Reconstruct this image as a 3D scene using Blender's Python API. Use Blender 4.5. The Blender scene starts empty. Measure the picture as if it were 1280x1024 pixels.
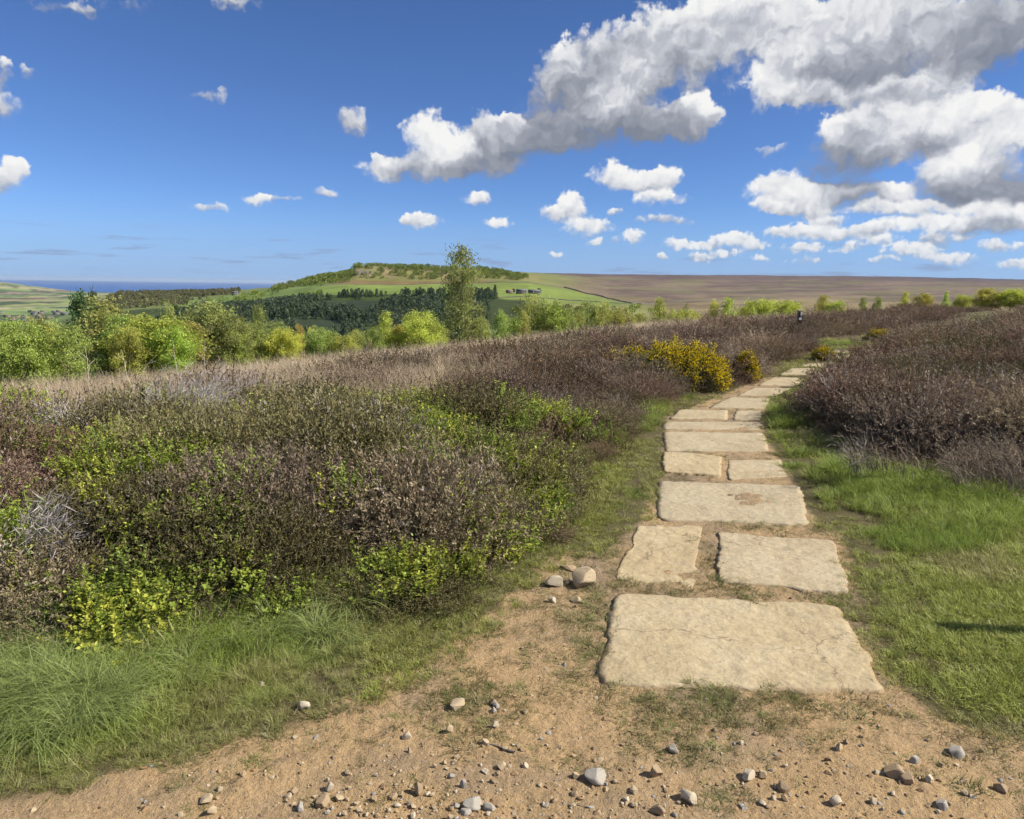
import bpy, bmesh, math, random
import numpy as np
from mathutils import Vector, Matrix
R = math.radians
RNG = np.random.default_rng(7)
random.seed(7)
sc = bpy.context.scene
COL = sc.collection

# ------------------------------------------------------------------ camera
CAMZ, PITCH, ROLL, FPX = 1.6, R(9.80), R(0.85), 900.0
cam_d = bpy.data.cameras.new('camera'); cam = bpy.data.objects.new('camera', cam_d); COL.objects.link(cam)
cam_d.sensor_width = 36.0; cam_d.sensor_fit = 'HORIZONTAL'; cam_d.lens = 36.0 * FPX / 1280.0
cam_d.clip_start = 0.05; cam_d.clip_end = 200000.0
_F = Vector((0, math.cos(PITCH), -math.sin(PITCH))); _U = Vector((0, math.sin(PITCH), math.cos(PITCH))); _Rt = Vector((1, 0, 0))
_R2 = _Rt * math.cos(ROLL) + _U * math.sin(ROLL); _U2 = _U * math.cos(ROLL) - _Rt * math.sin(ROLL)
_m = Matrix((_R2, _U2, -_F)).transposed().to_4x4(); _m.translation = (0, 0, CAMZ)
cam.matrix_world = _m
sc.camera = cam
AR2, AU2, AF = np.array(_R2), np.array(_U2), np.array(_F)

def ray(px, py):
    px = np.asarray(px, float); py = np.asarray(py, float)
    d = AF + ((px - 640) / FPX)[..., None] * AR2 + ((512 - py) / FPX)[..., None] * AU2
    return d / np.linalg.norm(d, axis=-1, keepdims=True)
def gp(px, py, z=0.0):                      # a pixel's point on the level ground
    d = ray(px, py); k = (z - CAMZ) / d[..., 2]
    return np.stack([d[..., 0] * k, d[..., 1] * k], -1)
def azof(px, py=356):
    d = ray(px, py); return np.arctan2(d[..., 0], d[..., 1])

# ------------------------------------------------------------------ light
SUN_AZ, SUN_EL = R(97), R(40)               # clockwise from +Y: the sun stands to the right of the view
EXPO = 0.9; KX = 2 ** -EXPO             # the photograph is exposed for the land
SUN_STRENGTH, SKY_STRENGTH = 4.3, 0.062
sun_d = bpy.data.lights.new('sun', 'SUN'); sun = bpy.data.objects.new('sun', sun_d); COL.objects.link(sun)
sun_d.energy = SUN_STRENGTH; sun_d.angle = R(0.53); sun_d.color = (1.0, 0.93, 0.82)
TO_SUN = Vector((math.sin(SUN_AZ) * math.cos(SUN_EL), math.cos(SUN_AZ) * math.cos(SUN_EL), math.sin(SUN_EL)))
sun.rotation_euler = TO_SUN.to_track_quat('Z', 'Y').to_euler(); sun.location = (30, -4, 30)

class NT:                                    # tiny node builder
    def __init__(s, nt): s.t = nt; nt.nodes.clear()
    def n(s, typ, **kw):
        nd = s.t.nodes.new(typ)
        for k, v in kw.items():
            if k == 'i':
                for kk, vv in v.items(): s.put(nd, kk, vv)
            else: setattr(nd, k, v)
        return nd
    def put(s, nd, k, v):
        sk = nd.inputs[k]
        if isinstance(v, bpy.types.NodeSocket): s.t.links.new(v, sk)
        elif isinstance(v, bpy.types.Node): s.t.links.new(v.outputs[0], sk)
        else:
            if sk.type == 'RGBA' and len(v) == 3: v = (*v, 1)
            sk.default_value = v
    def m(s, op, a, b=0.0, c=0.0, clamp=False):
        return s.n('ShaderNodeMath', operation=op, use_clamp=clamp, i={0: a, 1: b, 2: c}).outputs[0]
    def vm(s, op, a, b=(0, 0, 0), c=(0, 0, 0)):
        nd = s.n('ShaderNodeVectorMath', operation=op); s.put(nd, 0, a); s.put(nd, 1, b)
        if op == 'MULTIPLY_ADD': s.put(nd, 2, c)
        return nd.outputs['Value'] if op in ('DOT_PRODUCT', 'LENGTH') else nd.outputs[0]
    def scale(s, v, f):
        nd = s.n('ShaderNodeVectorMath', operation='SCALE'); s.put(nd, 0, v); s.put(nd, 3, f); return nd.outputs[0]
    def mix(s, f, a, b, blend='MIX'):
        nd = s.n('ShaderNodeMix', data_type='RGBA', blend_type=blend, clamp_factor=True); s.put(nd, 0, f); s.put(nd, 6, a); s.put(nd, 7, b); return nd.outputs[2]
    def mr(s, v, a, b, c=0.0, d=1.0, interp='SMOOTHSTEP'):
        nd = s.n('ShaderNodeMapRange', interpolation_type=interp)
        for k, x in zip(range(5), (v, a, b, c, d)): s.put(nd, k, x)
        return nd.outputs[0]
    def noise(s, vec, scale, detail=4.0, rough=0.55, dist=0.0, dim='3D', out=0):
        nd = s.n('ShaderNodeTexNoise', noise_dimensions=dim); s.put(nd, 'Vector', vec); s.put(nd, 'Scale', scale)
        s.put(nd, 'Detail', detail); s.put(nd, 'Roughness', rough); s.put(nd, 'Distortion', dist); return nd.outputs[out]
    def ramp(s, f, stops):
        nd = s.n('ShaderNodeValToRGB'); s.put(nd, 0, f); e = nd.color_ramp.elements
        while len(e) < len(stops): e.new(0.5)
        for el, (p, c) in zip(e, stops): el.position = p; el.color = (*c, 1)
        return nd.outputs[0]
    def attr(s, name, kind='GEOMETRY', out='Color'):
        return s.n('ShaderNodeAttribute', attribute_type=kind, attribute_name=name).outputs[out]

# ---- sky: Nishita air with a layer of cumulus in it (directions only, so it stays put for any camera position)
world = bpy.data.worlds.new('World'); sc.world = world; world.use_nodes = True
world.cycles.sampling_method = 'MANUAL'; world.cycles.sample_map_resolution = 512
w = NT(world.node_tree)
gen = w.n('ShaderNodeTexCoord').outputs['Generated']
sky = w.n('ShaderNodeTexSky', sky_type='NISHITA', sun_disc=False, sun_elevation=SUN_EL, sun_rotation=SUN_AZ, altitude=3000, air_density=1.0, dust_density=0.0, ozone_density=3.0)
skyc = w.vm('MULTIPLY', sky.outputs[0], tuple(c * 0.1 * KX / SKY_STRENGTH for c in (0.72, 0.92, 1.25)))      # the photograph's cool white balance
sep = w.n('ShaderNodeSeparateXYZ', i={0: gen}); dx, dy, dz = sep.outputs
az = w.m('ARCTAN2', dx, dy); el = w.m('ARCSINE', dz)
D2 = 180 / math.pi
p0 = w.n('ShaderNodeCombineXYZ', i={0: w.m('MULTIPLY', az, D2), 1: w.m('MULTIPLY', el, D2), 2: 0.0}).outputs[0]   # degrees
HALF = (0.5, 0.5, 0.5)
BLOBS = [  # pixel centre and radii in the photograph, density, brightness
 (755,84,62,44,1,-.25),(705,66,20,16,.9,.7),(790,98,36,28,1,.75),(758,124,34,24,1,.7),(735,160,105,26,1,-.75),(660,180,62,22,1,-.7),(840,66,62,52,1,.0),(905,34,86,48,1,.35),(935,8,60,40,1,.5),(875,140,25,25,1,.85),(845,160,44,20,1,-.5),(700,120,40,34,1,-.35),(800,150,50,20,1,-.6),
 (535,170,28,30,1,.95),(566,190,32,24,1,.85),(522,210,56,18,1,-.1),(474,213,26,16,.95,.5),(618,170,30,28,1,.15),(640,152,20,13,.9,.75),(600,206,58,18,1,-.6),
 (1005,62,56,44,1,.5),(962,112,38,24,1,.55),(1060,26,68,40,1,.3),(1125,56,72,42,1,.0),(1062,92,72,22,1,-.75),(1100,122,104,18,1,.15),(1150,12,60,36,1,.2),(1222,62,52,34,1,-.65),(1258,24,52,36,1,-.3),(1190,88,30,20,.9,.5),(1020,118,40,16,1,.3),
 (1060,196,50,36,1,-.75),(1040,166,22,17,1,.85),(1100,160,56,24,1,.35),(1165,150,60,26,1,.6),(1112,184,32,20,1,.55),(1230,142,58,20,1,.75),(1262,172,42,28,1,.6),(1192,204,46,28,1,.75),(1222,228,72,26,1,-.75),(1150,180,36,20,1,-.3),
 (968,234,36,19,1,.75),(1010,246,40,17,1,.6),(1002,265,44,9,.9,.2),(1062,242,48,15,.95,-.35),(1122,240,26,13,.9,.6),(775,222,34,15,1,.7),(812,226,30,13,1,.5),(834,218,16,15,.95,.8),(826,248,34,11,.95,.6),(712,250,18,16,1,.75),(700,266,36,13,1,.4),(735,286,36,13,.95,.5),(772,267,18,5,.7,.2),
 (1018,290,38,12,1,.5),(1068,292,38,9,.9,.2),(1110,284,34,11,.95,.7),(1176,282,40,13,1,.6),(1232,262,46,14,1,.8),(1240,284,50,14,1,-.5),(1140,314,42,10,1,.5),(1190,322,34,8,.9,.3),(1005,311,32,8,.9,.4),(1250,308,34,8,.95,.3),(1062,310,20,6,.8,.3),(1150,262,40,14,.95,.5),(1090,262,34,11,.9,.3),(960,262,24,10,.85,.5),(1262,246,34,14,1,-.5),(1280,270,40,14,1,.6),(1030,276,30,8,.85,.4),(975,292,22,8,.85,.5),(1100,302,30,7,.85,.4),(1280,330,40,7,.8,.4),(1180,300,36,8,.85,-.1),(1010,326,24,5,.7,.3),(905,316,24,6,.8,.4),(1105,326,26,5,.7,.3),(950,322,16,5,.7,.3),(745,305,14,5,.7,.4),(1225,240,40,14,1,-.6),
 (912,298,26,10,1,.7),(942,306,22,9,.95,.4),(850,306,24,8,.9,.6),(794,298,15,11,.95,.6),(872,322,18,7,.9,.4),(835,276,38,8,.75,.1),(965,184,20,6,.6,.2),(885,306,18,6,.8,.3),
 (597,250,18,12,1,.5),(621,277,22,9,1,.7),(529,278,28,11,1,.4),(510,276,12,7,.8,.3),(440,154,27,22,.85,.0),(255,120,23,9,.8,.1),(695,317,12,6,.9,.4),(826,322,11,5,.8,.3),(770,305,10,4,.6,.2),
 (22,210,20,13,.9,.6),(8,226,18,14,.85,.2),(-4,240,16,10,.7,-.2),(-8,132,26,18,.9,.1),(36,96,13,11,.7,.1),(0,98,15,20,.8,.2),(263,261,22,7,.85,.4),(316,249,20,9,.95,.5),(410,242,20,7,.75,.3),(350,248,26,4,.6,.0),
 (90,2,70,11,.62,-.2),(170,6,30,8,.5,-.2),(290,2,36,14,.75,.0)]
def _deg(px, py): d = ray(px, py); return math.degrees(math.atan2(d[0], d[1])), math.degrees(math.asin(d[2]))
BL = []
for bx_, by_, rx_, ry_, wt, tone in BLOBS:
    if bx_ > 640 and by_ < 260: rx_ *= 1.12; ry_ *= 1.12
    ca, ce = _deg(bx_, by_); BL.append((ca, ce, abs(_deg(bx_ + 1, by_)[0] - ca) * rx_ * 1.5, abs(_deg(bx_, by_ - 1)[1] - ce) * ry_ * 1.5, wt, tone))
# clear air, paler towards the horizon, with thin dull banks low over the sea
skyc = w.mix(w.mr(el, R(-1), R(6.5), 0.85, 0.0), skyc, tuple(x * KX / SKY_STRENGTH for x in (0.265, 0.42, 0.74)))
CRAMP = [(0.0, (0.22, 0.245, 0.30)), (0.3, (0.33, 0.35, 0.40)), (0.55, (0.52, 0.54, 0.59)), (0.78, (0.78, 0.79, 0.81)), (1.0, (0.95, 0.94, 0.92))]
def broken_cumulus():                        # the same kind of sky all round
    den = w.m('ADD', w.m('ABSOLUTE', dz), 0.12)
    lay = w.n('ShaderNodeCombineXYZ', i={0: w.m('DIVIDE', dx, den), 1: w.m('DIVIDE', dy, den), 2: 0.0}).outputs[0]
    n = w.noise(lay, 0.9, 4.0, 0.5, dim='2D'); return w.m('MULTIPLY', w.mr(n, 0.50, 0.62), w.mr(el, R(0.5), R(5))), w.mr(n, 0.5, 0.8, 0.9, 0.3, 'LINEAR')
def over(al, lit, base):
    c = w.ramp(lit, CRAMP); c = w.mix(w.mr(el, R(0.0), R(5.5), 0.40, 0.0, 'LINEAR'), c, (0.40, 0.53, 0.74))       # far low clouds sit behind more air
    return w.mix(w.m('MULTIPLY', al, 0.97), base, w.scale(c, KX / SKY_STRENGTH))
def bgd(c): return w.n('ShaderNodeBackground', i={0: c, 1: SKY_STRENGTH}).outputs[0]
def cloud_tile(blobs, low, edge):            # a node group of its own per patch of sky
    global w, az, el, dx, dy, dz, p0, skyc
    keep_ = (w, az, el, dx, dy, dz, p0, skyc)
    ng = bpy.data.node_groups.new('cumulus', 'ShaderNodeTree')
    for nm in ('dir', 'deg', 'air'): ng.interface.new_socket(nm, in_out='INPUT', socket_type='NodeSocketVector')
    ng.interface.new_socket('sky', in_out='OUTPUT', socket_type='NodeSocketShader')
    w = NT(ng); gi = w.n('NodeGroupInput'); p0 = gi.outputs[1]; skyc = gi.outputs[2]
    dx, dy, dz = w.n('ShaderNodeSeparateXYZ', i={0: gi.outputs[0]}).outputs
    dg = w.n('ShaderNodeSeparateXYZ', i={0: p0}).outputs; az = w.m('MULTIPLY', dg[0], 1 / D2); el = w.m('MULTIPLY', dg[1], 1 / D2)
    w.n('NodeGroupOutput', i={0: _tile(blobs, low, edge)})
    w, az, el, dx, dy, dz, p0, skyc = keep_
    g = w.n('ShaderNodeGroup', node_tree=ng, i={0: gen, 1: p0, 2: skyc}); return g.outputs[0]
def _tile(blobs, low, edge):
    wsum = None
    for scl_, det, amp in ((0.26, 2.0, 2.2), (0.85, 2.5, 1.2), (3.2, 3.0, 0.40)):
        v = w.scale(w.vm('SUBTRACT', w.noise(p0, scl_, det, 0.55, dim='2D', out=1), HALF), amp); wsum = v if wsum is None else w.vm('ADD', wsum, v)
    wk = w.mr(el, 0.0, R(13), 0.22, 1.0, 'LINEAR')           # warp less near the horizon where the clouds are far and small
    pw = w.vm('MULTIPLY', w.vm('ADD', p0, w.scale(wsum, wk)), (1, 1, 0))
    acc = sac = None
    for ca, ce, sx, sy, wt, tone in blobs:
        off = (-ca / sx, -ce / sy, 1)
        if acc is not None: off = w.vm('MULTIPLY_ADD', sac, (1e-9, 1e-9, 1e-9), off)      # keeps the nodes in sequence
        q = w.vm('MULTIPLY_ADD', pw, (1 / sx, 1 / sy, 0), off)
        wgt = w.m('SUBTRACT', 2.0, w.vm('DOT_PRODUCT', q, q), clamp=True); w2 = w.m('MULTIPLY', wgt, w.m('MULTIPLY', wgt, wt))
        acc = w2 if acc is None else w.m('ADD', acc, w2)
        qq = w.scale(w.vm('MULTIPLY_ADD', q, (0, 1, 1), (tone, 0, 0)), w.m('MULTIPLY', w2, w2)); sac = qq if sac is None else w.vm('ADD', sac, qq)
    sp = w.n('ShaderNodeSeparateXYZ', i={0: sac}); ST, SY, SW = sp.outputs
    lowm = w.mr(el, R(2), R(9), 1.0, 0.0, 'LINEAR')
    def two(fn): return w.n('ShaderNodeMix', data_type='FLOAT', i={0: lowm, 2: fn(1.0), 3: fn(2.4)}).outputs[0]
    def lump(v): return two(lambda f: w.noise(v, 0.5 * f, 3.5, 0.50, dim='2D'))
    lsh = w.vm('ADD', pw, (-0.18, 0.40, 0)); lm, lm2 = lump(pw), lump(lsh)
    fine = two(lambda f: w.noise(p0, 1.5 * f, 4.0, 0.62, dim='2D'))
    pf = two(lambda f: w.n('ShaderNodeTexVoronoi', voronoi_dimensions='2D', feature='SMOOTH_F1', i={'Vector': pw, 'Scale': 0.75 * f, 'Detail': 1.0, 'Roughness': 0.5, 'Smoothness': 0.5}).outputs['Distance'])
    pf = w.m('SUBTRACT', 0.42, pf)
    dens = w.m('ADD', w.m('ADD', acc, w.m('MULTIPLY', pf, 0.45)), w.m('ADD', w.m('MULTIPLY', w.m('SUBTRACT', lm, 0.5), 0.8), w.m('MULTIPLY', w.m('SUBTRACT', fine, 0.5), 0.55)))
    ny = w.m('DIVIDE', SY, w.m('MAXIMUM', SW, 0.02)); tn = w.m('DIVIDE', ST, w.m('MAXIMUM', SW, 0.02))
    soft = w.mr(w.m('ADD', ny, w.m('MULTIPLY', tn, 0.5)), -0.9, 0.6, 1.1, 0.42, 'LINEAR')          # bases are softer than tops
    al = w.m('MULTIPLY', w.mr(dens, 0.16, w.m('ADD', 0.16, soft)), w.mr(acc, 0.01, 0.20))
    lit = w.m('ADD', w.m('MULTIPLY', tn, 0.62), w.m('ADD', w.m('MULTIPLY', ny, 0.60), w.m('ADD', w.m('MULTIPLY', w.m('SUBTRACT', lm, lm2), 0.9), w.m('MULTIPLY', pf, 0.30))))
    lit = w.m('ADD', lit, w.mr(el, R(1), R(9), 0.15, 0.0, 'LINEAR'))
    lit = w.m('ADD', w.m('MULTIPLY', lit, 0.80), 0.55, clamp=True)
    base = skyc
    if low:
        streak = w.noise(w.vm('MULTIPLY', p0, (0.16, 1.5, 0)), 1.0, 4.0, 0.6, dim='2D')
        sa = w.m('MULTIPLY', w.m('MULTIPLY', w.mr(streak, 0.56, 0.72), w.m('MULTIPLY', w.mr(el, R(0.3), R(1.2)), w.mr(el, R(2.0), R(4.2), 1, 0))), 0.75)
        base = w.mix(sa, base, tuple(x * KX / SKY_STRENGTH for x in (0.27, 0.36, 0.56)))
    if edge:
        offm = w.m('MAXIMUM', w.mr(w.m('ABSOLUTE', az), R(36.5), R(41.5)), w.mr(el, R(23.5), R(27.5)))
        ga, gl = broken_cumulus(); base = over(w.m('MULTIPLY', ga, offm), gl, base); al = w.m('MULTIPLY', al, w.m('SUBTRACT', 1.0, offm))
    return bgd(over(al, lit, base))
def step(v, lo): return w.m('GREATER_THAN', v, lo)
def branch(f, a_, b_): return w.n('ShaderNodeMixShader', i={0: f, 1: a_, 2: b_}).outputs[0]
cuts = [-42, -14, -5, 1.5, 8, 14, 20, 26, 42]
def row(e0, e1, low):                        # only the clouds near a direction are worked out for it
    out = None
    for a0, a1 in reversed(list(zip(cuts[:-1], cuts[1:]))):
        near = [b for b in BL if b[0] + b[2] + 2.6 > a0 and b[0] - b[2] - 2.6 < a1 and b[1] + b[3] + 2.4 > e0 and b[1] - b[3] - 2.4 < e1]
        t = cloud_tile(near or BL[:1], low, a0 == cuts[0] or a1 == cuts[-1] or not low)
        out = t if out is None else branch(step(az, R(a1)), t, out)
    return out
inside = branch(step(el, R(7.5)), row(-3, 7.5, True), row(7.5, 28, False))
ga, gl = broken_cumulus()
outside = bgd(over(ga, gl, skyc))
in_f = w.m('MULTIPLY', w.m('LESS_THAN', w.m('ABSOLUTE', az), R(41.9)), w.m('MULTIPLY', step(el, R(-2)), w.m('LESS_THAN', el, R(27.9))))
w.n('ShaderNodeOutputWorld', i={0: branch(in_f, outside, inside)})

# ------------------------------------------------------------------ film
sc.view_settings.view_transform = 'Standard'; sc.view_settings.look = 'None'
sc.view_settings.exposure = EXPO; sc.view_settings.gamma = 1.0; sc.view_settings.use_curve_mapping = False
sc.render.engine = 'CYCLES'
cy = sc.cycles
cy.use_adaptive_sampling = True; cy.adaptive_threshold = 0.025; cy.adaptive_min_samples = 16
cy.max_bounces = 4; cy.diffuse_bounces = 2; cy.glossy_bounces = 2; cy.transmission_bounces = 3; cy.transparent_max_bounces = 4; cy.volume_bounces = 0
cy.sample_clamp_indirect = 4.0; cy.use_denoising = True; cy.caustics_reflective = False; cy.caustics_refractive = False

# ------------------------------------------------------------------ helpers
def tag(o, label=None, cat=None, group=None, kind=None):
    if label: o['label'] = label
    if cat: o['category'] = cat
    if group: o['group'] = group
    if kind: o['kind'] = kind
    return o
def hash2(ix, iy, seed):
    h = (ix.astype(np.int64) * 374761393 + iy.astype(np.int64) * 668265263 + seed * 1442695041) & 0xffffffff
    h = ((h ^ (h >> 13)) * 1274126177) & 0xffffffff
    return ((h ^ (h >> 16)) & 0xffffff) / float(0xffffff)
def vn(x, y, seed=0):
    x = np.asarray(x, float); y = np.asarray(y, float)
    ix = np.floor(x); iy = np.floor(y); fx = x - ix; fy = y - iy
    fx = fx * fx * (3 - 2 * fx); fy = fy * fy * (3 - 2 * fy)
    a = hash2(ix, iy, seed); b = hash2(ix + 1, iy, seed); c = hash2(ix, iy + 1, seed); d = hash2(ix + 1, iy + 1, seed)
    return (a * (1 - fx) + b * fx) * (1 - fy) + (c * (1 - fx) + d * fx) * fy
def fbm(x, y, o=4, seed=0, g=0.5):
    s = 0; a = 1; t = 0
    for k in range(o):
        s = s + a * vn(x * 2 ** k + 13.7 * k, y * 2 ** k + 7.1 * k, seed + k); t += a; a *= g
    return s / t
def ss(a, b, x):
    t = np.clip((x - a) / (b - a), 0, 1); return t * t * (3 - 2 * t)
def sdf(poly, x, y):                          # signed distance to a polygon, positive inside
    x = np.asarray(x, float); y = np.asarray(y, float)
    d = np.full(x.shape, 1e18); ins = np.zeros(x.shape, bool); n = len(poly)
    for i in range(n):
        ax, ay = poly[i]; bx, by = poly[(i + 1) % n]; ex, ey = bx - ax, by - ay
        t = np.clip(((x - ax) * ex + (y - ay) * ey) / (ex * ex + ey * ey + 1e-12), 0, 1)
        d = np.minimum(d, (x - ax - t * ex) ** 2 + (y - ay - t * ey) ** 2)
        if abs(by - ay) > 1e-12:
            c = ((ay > y) != (by > y)) & (x < (bx - ax) * (y - ay) / (by - ay) + ax); ins ^= c
    return np.where(ins, 1, -1) * np.sqrt(d)

def mesh_np(name, V, quads=None, tris=None, mats=(), attrs=None, smooth=True):
    me = bpy.data.meshes.new(name); V = np.ascontiguousarray(V, np.float32).reshape(-1, 3)
    q = np.zeros((0, 4), np.int32) if quads is None else np.asarray(quads, np.int32).reshape(-1, 4)
    t = np.zeros((0, 3), np.int32) if tris is None else np.asarray(tris, np.int32).reshape(-1, 3)
    me.vertices.add(len(V)); me.vertices.foreach_set('co', V.ravel())
    nl = len(q) * 4 + len(t) * 3
    me.loops.add(nl); me.loops.foreach_set('vertex_index', np.concatenate([q.ravel(), t.ravel()]))
    me.polygons.add(len(q) + len(t))
    st = np.concatenate([np.arange(len(q)) * 4, len(q) * 4 + np.arange(len(t)) * 3]).astype(np.int32)
    me.polygons.foreach_set('loop_start', st)
    if smooth: me.polygons.foreach_set('use_smooth', np.ones(len(q) + len(t), bool))
    for k, v in (attrs or {}).items():
        v = np.asarray(v, np.float32)
        if v.ndim == 1: me.attributes.new(k, 'FLOAT', 'POINT').data.foreach_set('value', v)
        else: me.attributes.new(k, 'FLOAT_VECTOR', 'POINT').data.foreach_set('vector', np.ascontiguousarray(v).ravel())
    for m in mats: me.materials.append(m)
    me.update(calc_edges=True); me.validate()
    return me
def add(name, me, parent=None, loc=None):
    o = bpy.data.objects.new(name, me); COL.objects.link(o)
    if parent is not None: o.parent = parent
    if loc is not None: o.location = loc
    return o
def empty(name, loc):
    o = bpy.data.objects.new(name, None); COL.objects.link(o); o.location = loc; o.empty_display_size = 0.1; return o
def unit(v): return v / (np.linalg.norm(v, axis=-1, keepdims=True) + 1e-12)

class Geo:                                     # gathers ribbons, diamonds and tubes into one mesh
    def __init__(s): s.V = []; s.Q = []; s.T = []; s.A = []; s.n = 0
    def put(s, V, Q, t, v):
        V = V.reshape(-1, 3); s.V.append(V); s.Q.append(Q.reshape(-1, 4) + s.n); s.T.append(t.ravel()); s.A.append(v.ravel()); s.n += len(V)
    def ribbons(s, P, W, S, t, v):             # P n,k,3  W n,k  S n,3  t n,k  v n
        n, k, _ = P.shape
        V = np.stack([P - S[:, None] * W[..., None], P + S[:, None] * W[..., None]], 2)
        b = (np.arange(n)[:, None] * k + np.arange(k - 1)[None]) * 2
        Q = np.stack([b, b + 1, b + 3, b + 2], -1)
        s.put(V, Q, np.repeat(t[..., None], 2, 2), np.broadcast_to(v[:, None, None], (n, k, 2)))
    def diamonds(s, B, D, S, t, v, fold=None, mid=0.45):     # base, length vector, half-width vector
        n = len(B); m = B + D * mid
        if fold is not None: m = m + fold
        V = np.stack([B, m - S, B + D, m + S], 1)
        s.put(V, np.arange(n * 4).reshape(n, 4), np.repeat(np.asarray(t)[:, None], 4, 1), np.repeat(np.asarray(v)[:, None], 4, 1))
    def tube(s, P, rad, sides=6, t=0.0, v=0.5):
        P = np.asarray(P, float); k = len(P); rad = np.broadcast_to(np.asarray(rad, float), (k,))
        T = unit(np.gradient(P, axis=0)); a = np.array([0.0, 0, 1]) if abs(T[0, 2]) < 0.8 else np.array([1.0, 0, 0])
        X = unit(np.cross(T, a)); Y = np.cross(T, X); an = np.arange(sides) * 2 * np.pi / sides
        V = P[:, None] + rad[:, None, None] * (np.cos(an)[None, :, None] * X[:, None] + np.sin(an)[None, :, None] * Y[:, None])
        i = np.arange(k - 1)[:, None] * sides; j = np.arange(sides)[None]; j2 = (j + 1) % sides
        Q = np.stack([i + j, i + j2, i + sides + j2, i + sides + j], -1)
        s.put(V, Q, np.full(k * sides, t), np.full(k * sides, v))
    def mesh(s, name, mat):
        return mesh_np(name, np.concatenate(s.V), np.concatenate(s.Q), None, [mat], {'t': np.concatenate(s.T), 'v': np.concatenate(s.A)})

# ------------------------------------------------------------------ materials
def new_mat(name):
    m = bpy.data.materials.new(name); m.use_nodes = True; return m, NT(m.node_tree)
def veg_mat(name, stem, transl=0.3, kind='INSTANCER', attr='tint', rough=0.6, spec=0.2, vary=0.7):
    m, k = new_mat(name)
    tint = k.n('ShaderNodeObjectInfo').outputs['Color'] if kind == 'OBJ' else k.attr(attr, kind)
    t = k.attr('t', out='Fac'); v = k.attr('v', out='Fac')
    c = k.mix(t, stem, tint)
    c = k.scale(c, k.m('ADD', k.m('MULTIPLY', v, vary), 1 - vary / 2))
    bs = k.n('ShaderNodeBsdfPrincipled', i={'Base Color': c, 'Roughness': rough, 'Specular IOR Level': spec})
    if transl > 0:
        tr = k.n('ShaderNodeBsdfTranslucent', i={0: c}); mx = k.n('ShaderNodeMixShader', i={0: transl, 1: bs.outputs[0], 2: tr.outputs[0]}); out = mx.outputs[0]
    else: out = bs.outputs[0]
    k.n('ShaderNodeOutputMaterial', i={0: out}); return m
M = {}
M['heather'] = veg_mat('heather', (0.105, 0.070, 0.05), 0.2, rough=0.8, spec=0.1, vary=0.55)
M['grass'] = veg_mat('grass', (0.20, 0.19, 0.07), 0.35, rough=0.5, spec=0.25)
M['bilberry'] = veg_mat('bilberry', (0.10, 0.11, 0.03), 0.35, rough=0.5, spec=0.3)
M['dead'] = veg_mat('bleached_twig', (0.22, 0.19, 0.17), 0.0, 'OBJ', rough=0.85, spec=0.1)
M['bark'] = veg_mat('bark', (0.16, 0.13, 0.11), 0.0, 'OBJ', rough=0.9, spec=0.1, vary=0.5)
M['leaf'] = veg_mat('tree_leaf', (0.12, 0.10, 0.04), 0.5, 'OBJ', rough=0.55, spec=0.2, vary=0.9)
M['gorse_leaf'] = veg_mat('gorse_spine', (0.07, 0.055, 0.035), 0.1, 'OBJ', rough=0.7, spec=0.15)
M['gorse_flower'] = veg_mat('gorse_flower', (0.70, 0.46, 0.01), 0.35, 'OBJ', rough=0.55, spec=0.2)
M['far_tree'] = veg_mat('far_tree', (0.03, 0.04, 0.015), 0.1, rough=0.8, spec=0.05)

def stone_mat(name, a, b, bump=0.4, scale=6.0):
    m, k = new_mat(name); oc = k.n('ShaderNodeTexCoord').outputs['Object']
    rnd = k.n('ShaderNodeObjectInfo').outputs['Random']
    v = k.vm('ADD', oc, k.n('ShaderNodeCombineXYZ', i={0: k.m('MULTIPLY', rnd, 37.0), 1: 0.0, 2: 0.0}).outputs[0])
    n1 = k.noise(v, scale, 6, 0.6); n2 = k.noise(v, scale * 9, 5, 0.65)
    c = k.mix(k.mr(n1, 0.3, 0.7), a, b)
    c = k.scale(c, k.mr(n2, 0.25, 0.75, 0.72, 1.2, 'LINEAR'))
    tone = k.attr('tone', 'INSTANCER')
    bp = k.n('ShaderNodeBump', i={'Strength': bump, 'Distance': 0.02, 'Height': k.m('ADD', n1, k.m('MULTIPLY', n2, 0.5))})
    bs = k.n('ShaderNodeBsdfPrincipled', i={'Base Color': c, 'Roughness': 0.85, 'Specular IOR Level': 0.25, 'Normal': bp.outputs[0]})
    k.n('ShaderNodeOutputMaterial', i={0: bs.outputs[0]}); return m
M['stone_buff'] = stone_mat('buff_stone', (0.37, 0.285, 0.175), (0.46, 0.37, 0.24), scale=25)
M['stone_brown'] = stone_mat('brown_stone', (0.30, 0.215, 0.125), (0.38, 0.285, 0.18), scale=25)
M['stone_grey'] = stone_mat('grey_stone', (0.31, 0.28, 0.235), (0.39, 0.355, 0.30), scale=25)
M['stone_pale'] = stone_mat('pale_stone', (0.45, 0.375, 0.26), (0.53, 0.46, 0.345), scale=25)
M['gravel'] = veg_mat('gravel', (0.4, 0.3, 0.2), 0.0, rough=0.9, spec=0.2, vary=0.4)

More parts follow.
